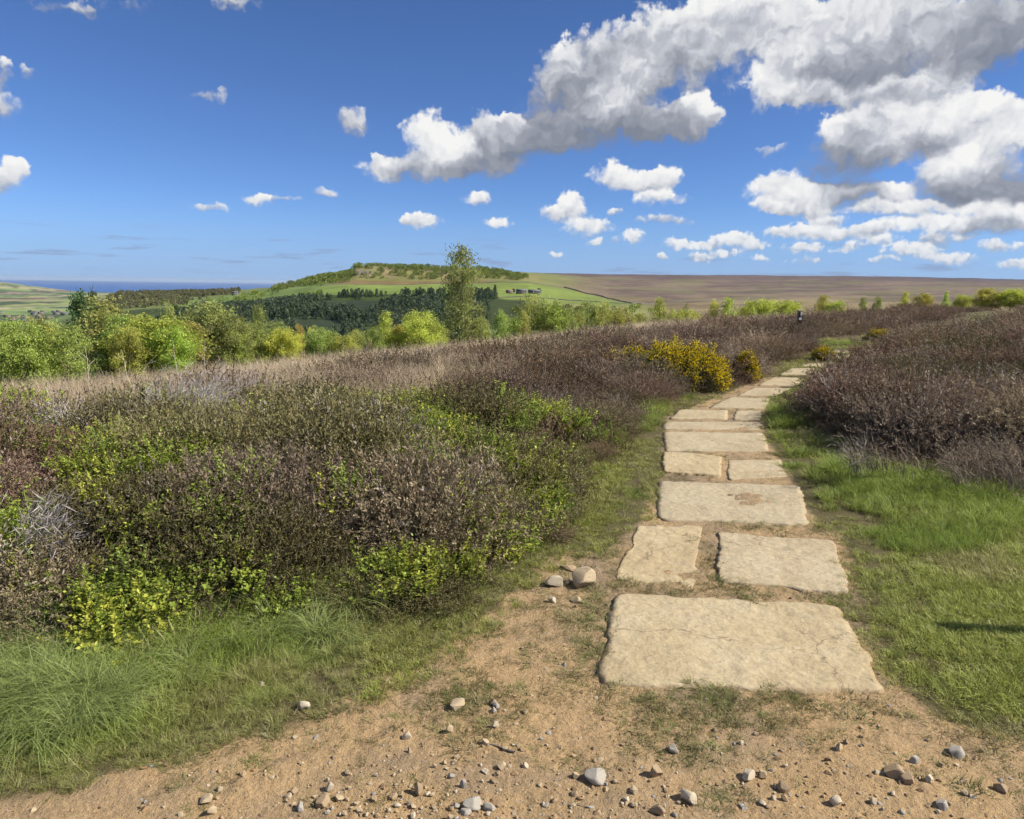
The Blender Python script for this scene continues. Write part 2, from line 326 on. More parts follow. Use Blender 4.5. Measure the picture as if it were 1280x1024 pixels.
def flag_mat():
    m, k = new_mat('flagstone'); oc = k.n('ShaderNodeTexCoord').outputs['Object']
    rnd = k.n('ShaderNodeObjectInfo').outputs['Random']
    v = k.vm('ADD', oc, k.n('ShaderNodeCombineXYZ', i={0: k.m('MULTIPLY', rnd, 53.0), 1: k.m('MULTIPLY', rnd, 17.0), 2: 0.0}).outputs[0])
    big = k.noise(v, 2.2, 4, 0.55, 0.4); mid = k.noise(k.vm('MULTIPLY', v, (1, 1.6, 1)), 14, 5, 0.6, 0.8); fine = k.noise(v, 90, 4, 0.7)
    c = k.ramp(big, [(0.28, (0.34, 0.275, 0.165)), (0.5, (0.415, 0.34, 0.21)), (0.72, (0.45, 0.385, 0.26))])
    hue = k.n('ShaderNodeSeparateColor', i={0: k.n('ShaderNodeTexWhiteNoise', noise_dimensions='1D', i={'W': k.m('MULTIPLY', rnd, 91.0)}).outputs['Color']}).outputs
    c = k.mix(k.m('MULTIPLY', hue[0], 0.35), c, (0.34, 0.30, 0.235)); c = k.mix(k.m('MULTIPLY', hue[1], 0.30), c, (0.44, 0.33, 0.18))
    crack = k.n('ShaderNodeTexVoronoi', feature='DISTANCE_TO_EDGE', i={'Vector': k.vm('ADD', v, k.scale(k.noise(v, 3.0, 4, 0.6, out=1), 0.35)), 'Scale': 1.1}).outputs['Distance']
    c = k.mix(k.m('MULTIPLY', k.mr(crack, 0.0, 0.008, 1, 0), k.m('MULTIPLY', k.mr(k.noise(v, 1.3, 2, 0.5), 0.5, 0.6), 0.6)), c, (0.15, 0.11, 0.07))
    c = k.mix(k.m('MULTIPLY', k.mr(k.noise(v, 26, 4, 0.7), 0.62, 0.70), 0.35), c, (0.50, 0.48, 0.40))        # pale lichen specks
    c = k.mix(k.m('MULTIPLY', k.mr(k.noise(v, 5.0, 5, 0.6), 0.58, 0.75), 0.45), c, (0.29, 0.25, 0.185))     # greyer weathered patches
    c = k.scale(c, k.mr(mid, 0.25, 0.8, 0.80, 1.10, 'LINEAR'))
    c = k.scale(c, k.mr(fine, 0.25, 0.75, 0.86, 1.10, 'LINEAR'))
    grit = k.mr(k.noise(v, 42, 3, 0.6), 0.70, 0.78)                                                     # pits
    c = k.mix(k.m('MULTIPLY', grit, 0.5), c, (0.17, 0.13, 0.08))
    edge = k.attr('edge', out='Fac')
    dn = k.noise(v, 9.0, 5, 0.65)
    c = k.mix(k.m('MULTIPLY', k.mr(k.m('ADD', edge, k.m('MULTIPLY', k.m('SUBTRACT', dn, 0.5), 1.6)), 0.45, 1.0), 0.55), c, (0.27, 0.19, 0.11))   # trodden earth creeping over the edges
    h = k.m('ADD', k.m('MULTIPLY', mid, 1.0), k.m('ADD', k.m('MULTIPLY', fine, 0.22), k.m('MULTIPLY', k.n('ShaderNodeTexVoronoi', feature='SMOOTH_F1', i={'Vector': v, 'Scale': 16.0, 'Smoothness': 0.4, 'Detail': 2.0}).outputs['Distance'], 0.7)))
    bp = k.n('ShaderNodeBump', i={'Strength': 0.8, 'Distance': 0.010, 'Height': h})
    bs = k.n('ShaderNodeBsdfPrincipled', i={'Base Color': c, 'Roughness': 0.88, 'Specular IOR Level': 0.2, 'Normal': bp.outputs[0]})
    k.n('ShaderNodeOutputMaterial', i={0: bs.outputs[0]}); return m
M['flag'] = flag_mat()

def ground_mat():
    m, k = new_mat('ground'); pos = k.n('ShaderNodeNewGeometry').outputs['Position']
    cov = k.attr('cov'); dirt = k.attr('dirt', out='Fac'); rough_far = k.attr('farm', out='Fac')
    b1 = k.noise(pos, 1.1, 5, 0.6, 0.5); b2 = k.noise(pos, 7.0, 5, 0.62); b3 = k.noise(pos, 45.0, 5, 0.7); b4 = k.noise(pos, 160.0, 3, 0.7)
    dc = k.ramp(b1, [(0.30, (0.20, 0.15, 0.10)), (0.42, (0.285, 0.21, 0.13)), (0.54, (0.38, 0.265, 0.14)), (0.62, (0.36, 0.26, 0.15)), (0.74, (0.27, 0.205, 0.14))])
    ochre = k.attr('ochre', out='Fac'); dc = k.mix(k.m('MULTIPLY', ochre, k.mr(b1, 0.35, 0.6, 0.15, 0.75)), dc, (0.375, 0.255, 0.13))
    dc = k.mix(k.m('MULTIPLY', k.mr(b2, 0.52, 0.72), 0.6), dc, (0.175, 0.135, 0.085))
    stn = k.n('ShaderNodeTexVoronoi', i={'Vector': pos, 'Scale': 55.0, 'Randomness': 1.0}); pick = k.m('MULTIPLY', k.m('LESS_THAN', stn.outputs['Distance'], k.mr(b1, 0.3, 0.7, 0.18, 0.34)), 0.55)
    dc = k.mix(pick, dc, k.mix(k.n('ShaderNodeSeparateColor', i={0: stn.outputs['Color']}).outputs[0], (0.20, 0.14, 0.085), (0.45, 0.36, 0.24)))
    dc = k.scale(dc, k.mr(b3, 0.25, 0.78, 0.70, 1.22, 'LINEAR'))
    dc = k.scale(dc, k.mr(b4, 0.25, 0.75, 0.82, 1.15, 'LINEAR'))
    nc = k.scale(cov, k.mr(b2, 0.2, 0.8, 0.75, 1.25, 'LINEAR'))
    dm = k.mr(k.m('ADD', dirt, k.m('MULTIPLY', k.m('SUBTRACT', b2, 0.5), 0.7)), 0.38, 0.62)
    near = k.mix(dm, nc, dc)
    f1 = k.noise(pos, 0.006, 6, 0.65); f2 = k.noise(pos, 0.03, 6, 0.7)
    fc = k.scale(cov, k.m('MULTIPLY', k.mr(f1, 0.25, 0.75, 0.75, 1.25, 'LINEAR'), k.mr(f2, 0.2, 0.8, 0.72, 1.28, 'LINEAR')))
    c = k.mix(rough_far, near, fc)
    h = k.m('ADD', k.m('MULTIPLY', b2, 0.5), k.m('ADD', k.m('MULTIPLY', b3, 0.5), k.m('MULTIPLY', b4, 0.18)))
    bp = k.n('ShaderNodeBump', i={'Strength': 0.8, 'Distance': 0.035, 'Height': h})
    bs = k.n('ShaderNodeBsdfPrincipled', i={'Base Color': c, 'Roughness': 0.92, 'Specular IOR Level': 0.15, 'Normal': bp.outputs[0]})
    k.n('ShaderNodeOutputMaterial', i={0: bs.outputs[0]}); return m
M['ground'] = ground_mat()
def plain_mat(name, col, rough=0.8, n=0.2, scale=3.0):
    m, k = new_mat(name); oc = k.n('ShaderNodeTexCoord').outputs['Object']
    c = k.scale(k.n('ShaderNodeRGB').outputs[0], k.mr(k.noise(oc, scale, 5, 0.6), 0.25, 0.75, 1 - n, 1 + n, 'LINEAR'))
    for nd in k.t.nodes:
        if nd.type == 'RGB': nd.outputs[0].default_value = (*col, 1)
    bs = k.n('ShaderNodeBsdfPrincipled', i={'Base Color': c, 'Roughness': rough, 'Specular IOR Level': 0.2})
    k.n('ShaderNodeOutputMaterial', i={0: bs.outputs[0]}); return m
M['wood'] = plain_mat('weathered_wood', (0.20, 0.16, 0.12), 0.85, 0.35, 14)
M['black'] = plain_mat('black_plastic', (0.03, 0.03, 0.035), 0.5)
M['white'] = plain_mat('white_plastic', (0.75, 0.75, 0.75), 0.5, 0.05)
M['wallstone'] = plain_mat('wall_stone', (0.14, 0.125, 0.10), 0.9, 0.4, 0.6)
M['housewall'] = plain_mat('house_wall', (0.20, 0.185, 0.165), 0.9, 0.15, 0.2)
M['slate'] = plain_mat('slate_roof', (0.13, 0.135, 0.15), 0.8, 0.15, 0.2)
M['red_roof'] = plain_mat('red_roof', (0.24, 0.165, 0.135), 0.85, 0.15, 0.2)
def cloud_mat():
    m, k = new_mat('cloud_white'); oc = k.n('ShaderNodeTexCoord').outputs['Object']
    df = k.n('ShaderNodeBsdfDiffuse', i={0: k.scale(k.noise(oc, 0.01, 3, 0.5, out=1), 0.3)}); k.put(df, 0, (0.85, 0.85, 0.86)); tr = k.n('ShaderNodeBsdfTransparent')
    k.n('ShaderNodeOutputMaterial', i={0: k.n('ShaderNodeMixShader', i={0: k.mr(k.noise(oc, 0.012, 4, 0.6), 0.3, 0.7, 0.45, 0.65), 1: df.outputs[0], 2: tr.outputs[0]}).outputs[0]}); return m
M['cloud'] = cloud_mat()

# ------------------------------------------------------------------ land
EN = np.array([-0.8, 0.6])
def s_edge(x, y): return -0.8 * x + 0.6 * (y - 18.8)          # metres beyond the lip of the plateau
def P(*a): return [tuple(gp(*q)) for q in a]
LEFT_H = P((-700, 800), (-160, 880), (0, 852), (90, 860), (200, 838), (300, 812), (400, 804), (480, 792), (600, 760), (655, 728), (690, 690), (722, 648), (760, 600), (800, 548), (826, 508), (880, 492), (935, 480), (975, 460), (1018, 440))
LEFT_H += [(9.6, 23.0), (17, 31), (30, 48), (52, 78), (54, 85), (45, 77.5), (15, 38.2), (0, 19.2), (-6.6, 10.2), (-14, 0.5), (-14, -2)]
RIGHT_H = P((1500, 655), (1400, 640), (1280, 628), (1200, 622), (1150, 612), (1095, 585), (1062, 560), (1010, 540), (972, 524), (990, 504), (1030, 480), (1075, 455), (1105, 438))
RIGHT_H += [(13.5, 22.5), (20, 31), (33, 48), (56, 80), (110, 85), (75, 30), (25, 8), (8, 4.6)]
DIRT = P((-600, 1010), (0, 1000), (80, 985), (160, 955), (260, 930), (380, 902), (450, 862), (540, 815), (610, 765), (660, 725), (695, 694), (725, 684), (760, 690), (800, 650), (822, 600), (828, 560), (835, 520), (900, 495), (960, 470), (985, 474), (958, 500), (955, 545), (985, 590), (1010, 640), (1055, 670), (1075, 755), (1115, 850), (1180, 900), (1290, 925), (1500, 940))
DIRT += [(6, 1.0), (6, -8), (-8, -8)]
_bank_line = RIGHT_H

def near_h(x, y):
    s = s_edge(x, y)
    sp_ = np.where(s > 20, s, np.log1p(np.exp(np.clip(s / 1.6, -40, 30))) * 1.6)
    z = -(0.13 * sp_ + 0.0006 * sp_ ** 2)
    r = np.hypot(x, y)
    dR = sdf(RIGHT_H, x, y)
    z = z + 0.72 * ss(-0.1, 5.0, dR)
    dL = sdf(LEFT_H, x, y)
    z = z + 0.20 * ss(-0.15, 1.5, dL) * ss(9, 5, r) - 0.030 * np.log1p(np.exp(np.clip((s + 5) / 1.2, -40, 30))) * 1.2 * ss(30, 10, s) * ss(8, -3, x)
    z = z + 0.22 * (fbm(x * 0.28, y * 0.28, 3, 5) - 0.5) * ss(0.4, 3.0, np.maximum(dL, dR))
    dd = sdf(DIRT, x, y); gm = ss(0.05, -0.5, dd)
    z = z + gm * (0.05 * (fbm(x * 1.6, y * 1.6, 3, 9) - 0.35))
    fl = ss(12, 7, r)
    z = z + fl * ss(-0.1, 0.25, dd) * (0.020 * (fbm(x * 3.2, y * 3.2, 3, 21) - 0.5) + 0.012 * (fbm(x * 13, y * 13, 3, 22) - 0.5) + 0.006 * (vn(x * 45, y * 45, 23) - 0.5))
    return z
_cols = {
 0: [(60,'z',-9),(150,'z',-32),(300,'z',-65),(600,'z',-105),(1200,'z',-140),(3000,'y',394),(5000,'y',382),(8000,'y',367),(10000,'y',352),(12500,'z',-190),(16000,'z',-230)],
 60: [(60,'z',-9),(150,'z',-32),(300,'z',-64),(600,'z',-102),(1200,'z',-138),(3000,'y',393),(5000,'y',381),(8000,'y',368),(10000,'y',360),(12500,'z',-192),(16000,'z',-230)],
 120: [(60,'z',-8),(150,'z',-30),(300,'z',-62),(600,'z',-95),(1000,'z',-105),(1500,'y',398),(1850,'y',379),(2300,'z',-70),(3500,'y',390),(8000,'y',369),(12500,'z',-195),(16000,'z',-230)],
 150: [(60,'z',-8),(150,'z',-30),(300,'z',-60),(600,'z',-85),(900,'z',-78),(1300,'y',390),(1600,'y',378),(1850,'y',367),(2300,'z',-40),(3500,'z',-150),(12000,'z',-195),(16000,'z',-230)],
 250: [(60,'z',-7),(150,'z',-28),(300,'z',-55),(600,'z',-70),(800,'z',-62),(1100,'y',392),(1400,'y',378),(1700,'y',368),(1850,'y',365),(2300,'z',-32),(3500,'z',-150),(12000,'z',-195),(16000,'z',-230)],
 340: [(60,'z',-7),(150,'z',-27),(300,'z',-52),(600,'z',-64),(800,'y',416),(1000,'y',391),(1250,'y',377),(1450,'y',368),(1650,'y',361),(1800,'z',-12),(2500,'z',-60),(3500,'z',-150),(12000,'z',-195),(16000,'z',-230)],
 400: [(60,'z',-6.5),(150,'z',-26),(300,'z',-50),(600,'z',-62),(800,'y',416),(1000,'y',389),(1200,'y',371),(1400,'y',360),(1550,'y',352),(1650,'y',347),(1750,'z',12),(2500,'z',0),(3500,'z',-100),(12000,'z',-195),(16000,'z',-230)],
 436: [(60,'z',-6.5),(150,'z',-26),(300,'z',-50),(600,'z',-60),(800,'y',416),(1000,'y',389),(1200,'y',369),(1350,'y',360),(1480,'y',354),(1570,'y',346),(1600,'y',342),(1700,'z',20),(2200,'z',25),(3500,'z',-20),(12000,'z',-100),(16000,'z',-230)],
 446: [(60,'z',-6.5),(150,'z',-26),(300,'z',-50),(600,'z',-60),(800,'y',416),(1000,'y',389),(1200,'y',369),(1350,'y',360),(1480,'y',354),(1570,'y',345),(1590,'y',336),(1700,'y',333),(2200,'z',30),(3500,'z',-10),(12000,'z',-80),(16000,'z',-200)],
 520: [(60,'z',-6),(150,'z',-25),(300,'z',-48),(600,'z',-58),(800,'y',413),(1000,'y',387),(1200,'y',369),(1350,'y',359),(1480,'y',354),(1560,'y',347),(1620,'y',338),(1750,'y',333),(2200,'z',36),(3500,'z',20),(16000,'z',0)],
 600: [(60,'z',-5),(150,'z',-24),(300,'z',-46),(600,'z',-54),(800,'y',410),(1000,'y',386),(1200,'y',368),(1350,'y',359),(1500,'y',353),(1620,'y',341),(1750,'y',335),(2200,'z',42),(3500,'z',45),(16000,'z',0)],
 660: [(60,'z',-4.5),(150,'z',-22),(300,'z',-43),(600,'z',-50),(800,'y',406),(1000,'y',387),(1200,'y',369),(1350,'y',360),(1500,'y',353),(1700,'y',346),(2000,'y',342),(3000,'y',341),(4000,'z',58),(16000,'z',0)],
 760: [(60,'z',-3),(150,'z',-18),(300,'z',-34),(600,'z',-38),(900,'y',393),(1200,'y',380),(1500,'y',368),(2000,'y',355),(2600,'y',346),(3000,'y',342.5),(4000,'z',60),(16000,'z',0)],
 900: [(60,'z',-1.5),(150,'z',-12),(300,'z',-24),(600,'z',-27),(900,'y',389),(1300,'y',376),(1800,'y',364),(2400,'y',352),(3000,'y',344),(3300,'y',343),(5000,'z',60),(16000,'z',0)],
 1050: [(60,'z',0.2),(150,'z',-5),(300,'z',-13),(600,'z',-15),(1000,'y',385),(1500,'y',370),(2200,'y',357),(3000,'y',346),(3300,'y',345),(5000,'z',50),(16000,'z',0)],
 1280: [(60,'z',0.5),(150,'z',-1),(300,'z',-5),(600,'z',-7),(1000,'y',380),(1500,'y',370),(2200,'y',358),(3000,'y',350),(3300,'y',348),(5000,'z',50),(16000,'z',0)]}
LRN = np.linspace(math.log(60), math.log(16000), 240)
_az, _tab = [], []
for cx, lst in sorted(_cols.items()):
    zs = []
    for r_, kd, v in lst:
        if kd == 'z': zs.append(v)
        else:
            d = ray(cx, v); zs.append(CAMZ + r_ * d[2] / math.hypot(d[0], d[1]))
    _az.append(float(azof(cx))); _tab.append(np.interp(LRN, [math.log(q[0]) for q in lst], zs))
_mean = (_tab[0] + _tab[-1]) / 2
_az = [-math.pi, R(-75)] + _az + [R(75), math.pi]; _tab = [_mean, _tab[0]] + _tab + [_tab[-1], _mean]
_az = np.array(_az); _tab = np.array(_tab)
def far_h(x, y):
    a = np.arctan2(x, y); lr = np.log(np.maximum(np.hypot(x, y), 60.0))
    fi = np.clip(np.interp(a, _az, np.arange(len(_az))), 0, len(_az) - 1.0001); fj = np.clip((lr - LRN[0]) / (LRN[1] - LRN[0]), 0, len(LRN) - 1.0001)
    i = fi.astype(int); j = fj.astype(int); u = fi - i; v = fj - j
    z = (_tab[i, j] * (1 - u) + _tab[i + 1, j] * u) * (1 - v) + (_tab[i, j + 1] * (1 - u) + _tab[i + 1, j + 1] * u) * v
    r = np.exp(lr)
    z = z + 26 * (fbm(x / 900, y / 900, 3, 33) - 0.5) * ss(1900, 2900, r) * ss(0.0, 0.25, a)
    return z + (fbm(x / 120, y / 120, 4, 31) - 0.5) * np.minimum(r * 0.010, 9) * ss(100, 400, r) + (fbm(x / 25, y / 25, 3, 32) - 0.5) * np.minimum(r * 0.002, 2.0)
def H(x, y):
    x = np.asarray(x, float); y = np.asarray(y, float); r = np.hypot(x, y); k = ss(48, 85, r)
    out = np.empty(r.shape); a = k < 1; b = k > 0; n = np.zeros(r.shape); f = np.zeros(r.shape)
    if a.any(): n[a] = near_h(x[a], y[a])
    if b.any(): f[b] = far_h(x[b], y[b])
    return n * (1 - k) + f * k

def land_cover(x, y):
    """albedo of the ground cover, dirt share, far share"""
    r = np.hypot(x, y); a = np.arctan2(x, y)
    px = 640 + np.tan(np.clip(a, -1.3, 1.3)) * FPX / math.cos(PITCH)       # azimuth written as a photograph column
    c = np.zeros(r.shape + (3,))
    def lay(mask, col): c[:] = c * (1 - mask[..., None]) + mask[..., None] * np.array(col)
    n1 = fbm(x / 90, y / 90, 4, 41); n2 = fbm(x / 330, y / 330, 4, 42); n3 = fbm(x / 25, y / 25, 3, 43)
    # near
    c[:] = (0.10, 0.085, 0.04)
    dL, dR = sdf(LEFT_H, x, y), sdf(RIGHT_H, x, y)
    hm = ss(-0.1, 0.4, np.maximum(dL, dR)); lay(hm, (0.075, 0.055, 0.04))
    s = s_edge(x, y); lay(ss(-1.5, 1.0, s) * ss(-0.2, 0.2, 30 - s), (0.25, 0.20, 0.12)); lay(ss(8, 30, s), (0.14, 0.15, 0.05))
    dirt = ss(-0.22, 0.22, sdf(DIRT, x, y))
    # farther ground
    far = ss(45, 90, r)
    q = np.zeros(c.shape); q[:] = (0.15, 0.16, 0.06); cn = c; c = q
    moor = (0.118, 0.085, 0.074)
    mm = ss(690, 760, px + 60 * (n1 - .5)); lay(mm * ss(55, 110, r), (0.17, 0.13, 0.07))
    lay(ss(680, 800, px) * ss(650, 1100, r) * ss(0.35, 0.6, n1), (0.23, 0.185, 0.10))                       # pale moor grass
    lay(ss(690, 780, px + 90 * (n2 - .5)) * ss(1150, 1600, r + 500 * (n1 - .5)), moor)
    lay(ss(690, 780, px) * ss(0.50, 0.58, n2) * ss(1200, 1600, r) * 0.6, (0.17, 0.13, 0.09)); n5 = fbm(x / 160, y / 45, 4, 46); lay(ss(690, 780, px) * ss(0.50, 0.62, n5) * ss(900, 1300, r) * 0.7, (0.09, 0.068, 0.058)); lay(ss(690, 780, px) * ss(0.56, 0.68, 1 - n5) * ss(900, 1300, r) * 0.5, (0.19, 0.155, 0.09))
    lay(ss(690, 780, px) * ss(0.54, 0.62, 1 - n1) * ss(1100, 1500, r) * ss(2900, 2300, r) * 0.6, (0.13, 0.13, 0.06))
    lay(ss(640, 690, px) * ss(2450, 2700, r + 300 * (n2 - .5)), (0.10, 0.075, 0.072))
    lay(ss(1040, 1160, px) * ss(2700, 2900, r + 200 * (n2 - .5)), (0.075, 0.065, 0.075))
    # the hill: wood floor, pasture, bracken, scrubby top
    L = ss(700, 660, px)
    lay(L * ss(130, 220, r), (0.13, 0.16, 0.05))
    lay(ss(620, 580, px) * ss(560, 640, r) * ss(1160, 1090, r), (0.09, 0.115, 0.055))
    b_ = px + (r - 1200) * 0.28                                                                              # the pasture's slanting end
    past = ss(795, 785, b_) * ss(365, 380, px) * ss(1130, 1150, r + 60 * (n1 - .5)) * ss(1475, 1455, r + 20 * (n1 - .5))
    lay(past, (0.135, 0.195, 0.040)); lay(past * ss(0.5, 0.6, n2) * 0.6, (0.17, 0.21, 0.05))
    lay(ss(640, 670, px) * ss(830, 800, px) * ss(700, 800, r) * ss(1130, 1110, r) * 0.9, (0.20, 0.21, 0.07))
    lay(ss(215, 230, px) * ss(420, 380, px) * ss(1200, 1240, r) * ss(1560, 1500, r), (0.125, 0.18, 0.05))
    lay(ss(395, 430, px) * ss(640, 590, px) * ss(1462, 1475, r + 20 * (n1 - .5)) * ss(1535, 1515, r), (0.165, 0.115, 0.05))
    lay(ss(400, 430, px) * ss(700, 660, px) * ss(1515, 1535, r) * ss(2100, 1950, r), (0.16, 0.16, 0.055))
    lay(ss(400, 430, px) * ss(690, 640, px) * ss(1535, 1550, r) * ss(1900, 1700, r) * ss(0.45, 0.6, n3), (0.22, 0.175, 0.09))
    lay(ss(436, 444, px) * ss(470, 455, px) * ss(1555, 1570, r) * ss(1610, 1596, r), (0.16, 0.14, 0.12))      # crag
    # coastal plain: a patchwork of fields
    pl = ss(360, 330, px) * ss(2300, 2700, r)
    ca, sa_ = math.cos(0.5), math.sin(0.5); fx = (x * ca - y * sa_) / 330 + 0.25 * n2; fy = (x * sa_ + y * ca) / 520 + 0.3 * n1
    hh = hash2(np.floor(fx), np.floor(fy), 77)
    pal = np.array([(0.15, 0.22, 0.07), (0.20, 0.26, 0.09), (0.30, 0.27, 0.15), (0.12, 0.17, 0.07), (0.26, 0.25, 0.11), (0.07, 0.10, 0.05), (0.22, 0.17, 0.12)])
    fcol = pal[np.minimum((hh * len(pal)).astype(int), len(pal) - 1)]
    c[:] = c * (1 - pl[..., None]) + fcol * pl[..., None]
    hed = np.minimum(np.abs(fx - np.round(fx)), np.abs(fy - np.round(fy))); lay(pl * ss(0.07, 0.03, hed) * 0.7, (0.05, 0.07, 0.035))
    lay(pl * ss(0.60, 0.68, n2), (0.05, 0.075, 0.035))
    return cn * (1 - far[..., None]) + c * far[..., None], dirt * (r < 60), far

def build_ground():
    a0 = R(47)
    A = np.concatenate([np.linspace(-a0, a0, 800), np.linspace(a0, 2 * math.pi - a0, 62)[1:-1]])
    rr = np.concatenate([np.geomspace(0.3, 1.6, 8)[:-1], np.geomspace(1.6, 8, 190)[:-1], np.geomspace(8, 60, 110)[:-1], np.geomspace(60, 600, 50)[:-1], np.geomspace(600, 3600, 110)[:-1], np.geomspace(3600, 16000, 45)])
    na, nr = len(A), len(rr)
    X = np.sin(A)[None] * rr[:, None]; Y = np.cos(A)[None] * rr[:, None]
    Z = H(X, Y); cv, dt, fr = land_cover(X, Y)
    V = np.stack([X, Y, Z], -1).reshape(-1, 3)
    i = np.arange(nr - 1)[:, None] * na; j = np.arange(na)[None]; j2 = (j + 1) % na
    Q = np.stack([i + j, i + na + j, i + na + j2, i + j2], -1).reshape(-1, 4)
    c0 = len(V); V = np.concatenate([V, [[0, 0, float(Z[0].mean())]]])
    T = np.stack([np.arange(na), (np.arange(na) + 1) % na, np.full(na, c0)], -1)[:, [0, 1, 2]]
    ap = lambda q, v: np.concatenate([q.reshape(-1, *q.shape[2:]), np.asarray(v, float).reshape(1, *q.shape[2:])])
    me = mesh_np('ground', V, Q, T, [M['ground']], {'cov': ap(cv, (0.1, 0.1, 0.1)), 'dirt': ap(dt, 1.0), 'farm': ap(fr, 0.0), 'ochre': ap(ss(3.6, 2.5, Y + 0.9 * (fbm(X * 1.2, Y * 1.2, 3, 47) - .5)) * ss(-3.2, -0.6, X), 0.0)})
    me.flip_normals() if me.polygons[1000].normal.z < 0 else None
    return tag(add('ground', me), 'open heather moor, bare earth and hills beyond it', 'ground', kind='structure')
build_ground()

# sea, a level sheet behind the coastal plain
def sea_mat():
    m, k = new_mat('sea'); pos = k.n('ShaderNodeNewGeometry').outputs['Position']
    bp = k.n('ShaderNodeBump', i={'Strength': 0.5, 'Distance': 3.0, 'Height': k.noise(pos, 0.01, 5, 0.6)})
    bs = k.n('ShaderNodeBsdfPrincipled', i={'Base Color': (0.035, 0.10, 0.28), 'Roughness': 0.8, 'Specular IOR Level': 0.1, 'Normal': bp.outputs[0]})
    k.n('ShaderNodeOutputMaterial', i={0: bs.outputs[0]}); return m
_a = np.linspace(R(-60), R(20), 60); _r = np.geomspace(9000, 90000, 12)
_V = np.stack([np.sin(_a)[None] * _r[:, None], np.cos(_a)[None] * _r[:, None], np.full((12, 60), -205.0)], -1).reshape(-1, 3)
_i = np.arange(11)[:, None] * 60; _j = np.arange(59)[None]
tag(add('sea', mesh_np('sea', _V, np.stack([_i + _j, _i + _j + 1, _i + 60 + _j + 1, _i + 60 + _j], -1), None, [sea_mat()])), 'deep blue sea on the horizon past the coastal plain', 'sea', kind='structure')
for _p in bpy.data.meshes['sea'].polygons[:1]:
    if _p.normal.z < 0: bpy.data.meshes['sea'].flip_normals()

# ------------------------------------------------------------------ flagstone path
path = tag(empty('flagstone_path', (1.0, 4.0, 0.0)), 'path of large buff sandstone flags laid across the moor', 'path', kind='structure')
SLABS = [  # corners in the photograph: far-left, far-right, near-right, near-left
 ((768,743),(1048,757),(1106,868),(752,858)), ((798,658),(877,657),(868,737),(767,725)), ((899,667),(1043,676),(1062,744),(896,728)),
 ((823,602),(1000,608),(1013,657),(820,650)), ((829,566),(902,572),(902,597),(829,592)), ((911,575),(976,575),(984,597),(909,600)),
 ((829,540),(955,541),(961,566),(832,565)), ((831,526.5),(950,527.5),(954,538),(826,537)), ((850,513),(910,513.5),(909,525),(834,524.5)), ((921,513),(951,513.5),(951,525.5),(916,525)),
 ((914,496),(964,498),(957,511.5),(884,510)), ((941,484.5),(990,485.5),(968,495.5),(921,494.5)), ((968,471),(1012,472),(992,483),(945,482)), ((990,461),(1030,462),(1014,470),(973,470)),
 ((1012,451.5),(1050,452),(1032,460.5),(994,460)), ((1030,443.5),(1066,444),(1052,450.5),(1016,450.5)), ((1044,437),(1078,437.5),(1067,442.5),(1034,442.5))]
def flagstone(corners, k):
    c = np.array([gp(*q) for q in corners]); cen = c.mean(0)
    d = float(np.hypot(*cen)); nu, nv = (46, 34) if d < 5 else ((30, 22) if d < 8 else (18, 12))
    u = np.linspace(0, 1, nu); v = np.linspace(0, 1, nv); U, Vv = np.meshgrid(u, v)
    # round the corners a little
    def xy(U, Vv):
        return (c[3][None, None] * ((1 - U) * (1 - Vv))[..., None] + c[2] * (U * (1 - Vv))[..., None] + c[1] * (U * Vv)[..., None] + c[0] * ((1 - U) * Vv)[..., None])
    XY = xy(U, Vv); rad = XY - cen
    eu = np.minimum(U, 1 - U) * 2; ev = np.minimum(Vv, 1 - Vv) * 2; e = np.minimum(eu, ev)
    ed = 1 - ss(0.0, 0.14, e)
    ou, ov = U * 2 - 1, Vv * 2 - 1
    cornr = np.clip(np.abs(ou) + np.abs(ov) - 1.90, 0, 1)
    wob = (fbm(XY[..., 0] * 4.2 + 9 * k, XY[..., 1] * 4.2, 3, 60 + k) - 0.5) * 0.07 + (fbm(XY[..., 0] * 17, XY[..., 1] * 17 + 3 * k, 3, 80 + k, 0.65) - 0.5) * 0.055
    XY = XY + unit(rad) * (ed * wob)[..., None] - rad * (cornr * 0.5)[..., None]
    x, y = XY[..., 0], XY[..., 1]
    rel = 0.016 * (fbm(x * 2.2 + k, y * 2.2, 3, 90 + k) - 0.5) + 0.011 * (fbm(x * 9, y * 11, 3, 91 + k) - 0.5) + 0.006 * (fbm(x * 30, y * 30, 2, 92) - 0.5)
    lip = 0.005 * ss(0.03, 0.0, e) * (0.2 + fbm(x * 8, y * 8, 2, 95 + k))
    z = H(x, y) * 0 + H(np.full(1, cen[0]), np.full(1, cen[1]))[0] + 0.007 + (0.008 if k in (1, 2) else 0) + rel - lip + (0.012 if k in (4, 8) else 0)
    Vt = np.stack([x, y, z], -1).reshape(-1, 3)
    i = np.arange(nv - 1)[:, None] * nu; j = np.arange(nu - 1)[None]
    Q = [np.stack([i + j, i + j + 1, i + nu + j + 1, i + nu + j], -1).reshape(-1, 4)]
    per = np.concatenate([np.arange(nu), np.arange(1, nv) * nu + nu - 1, (nv - 1) * nu + np.arange(nu - 2, -1, -1), np.arange(nv - 2, 0, -1) * nu])
    low = Vt[per] * [1, 1, 0] + [0, 0, -0.06]; low[:, :2] += (low[:, :2] - cen) * 0.01
    b0 = len(Vt); n = len(per); a_ = np.arange(n); b_ = (a_ + 1) % n
    Q.append(np.stack([per[b_], per[a_], b0 + a_, b0 + b_], -1))
    V = np.concatenate([Vt, low]); org = np.array([cen[0], cen[1], 0.0])
    me = mesh_np('flagstone', V - org, np.concatenate(Q), None, [M['flag']], {'edge': np.concatenate([(1 - ss(0.0, 0.10, e)).ravel(), np.ones(n)])})
    o = add('flagstone', me, path); o.location = org - np.array(path.location)
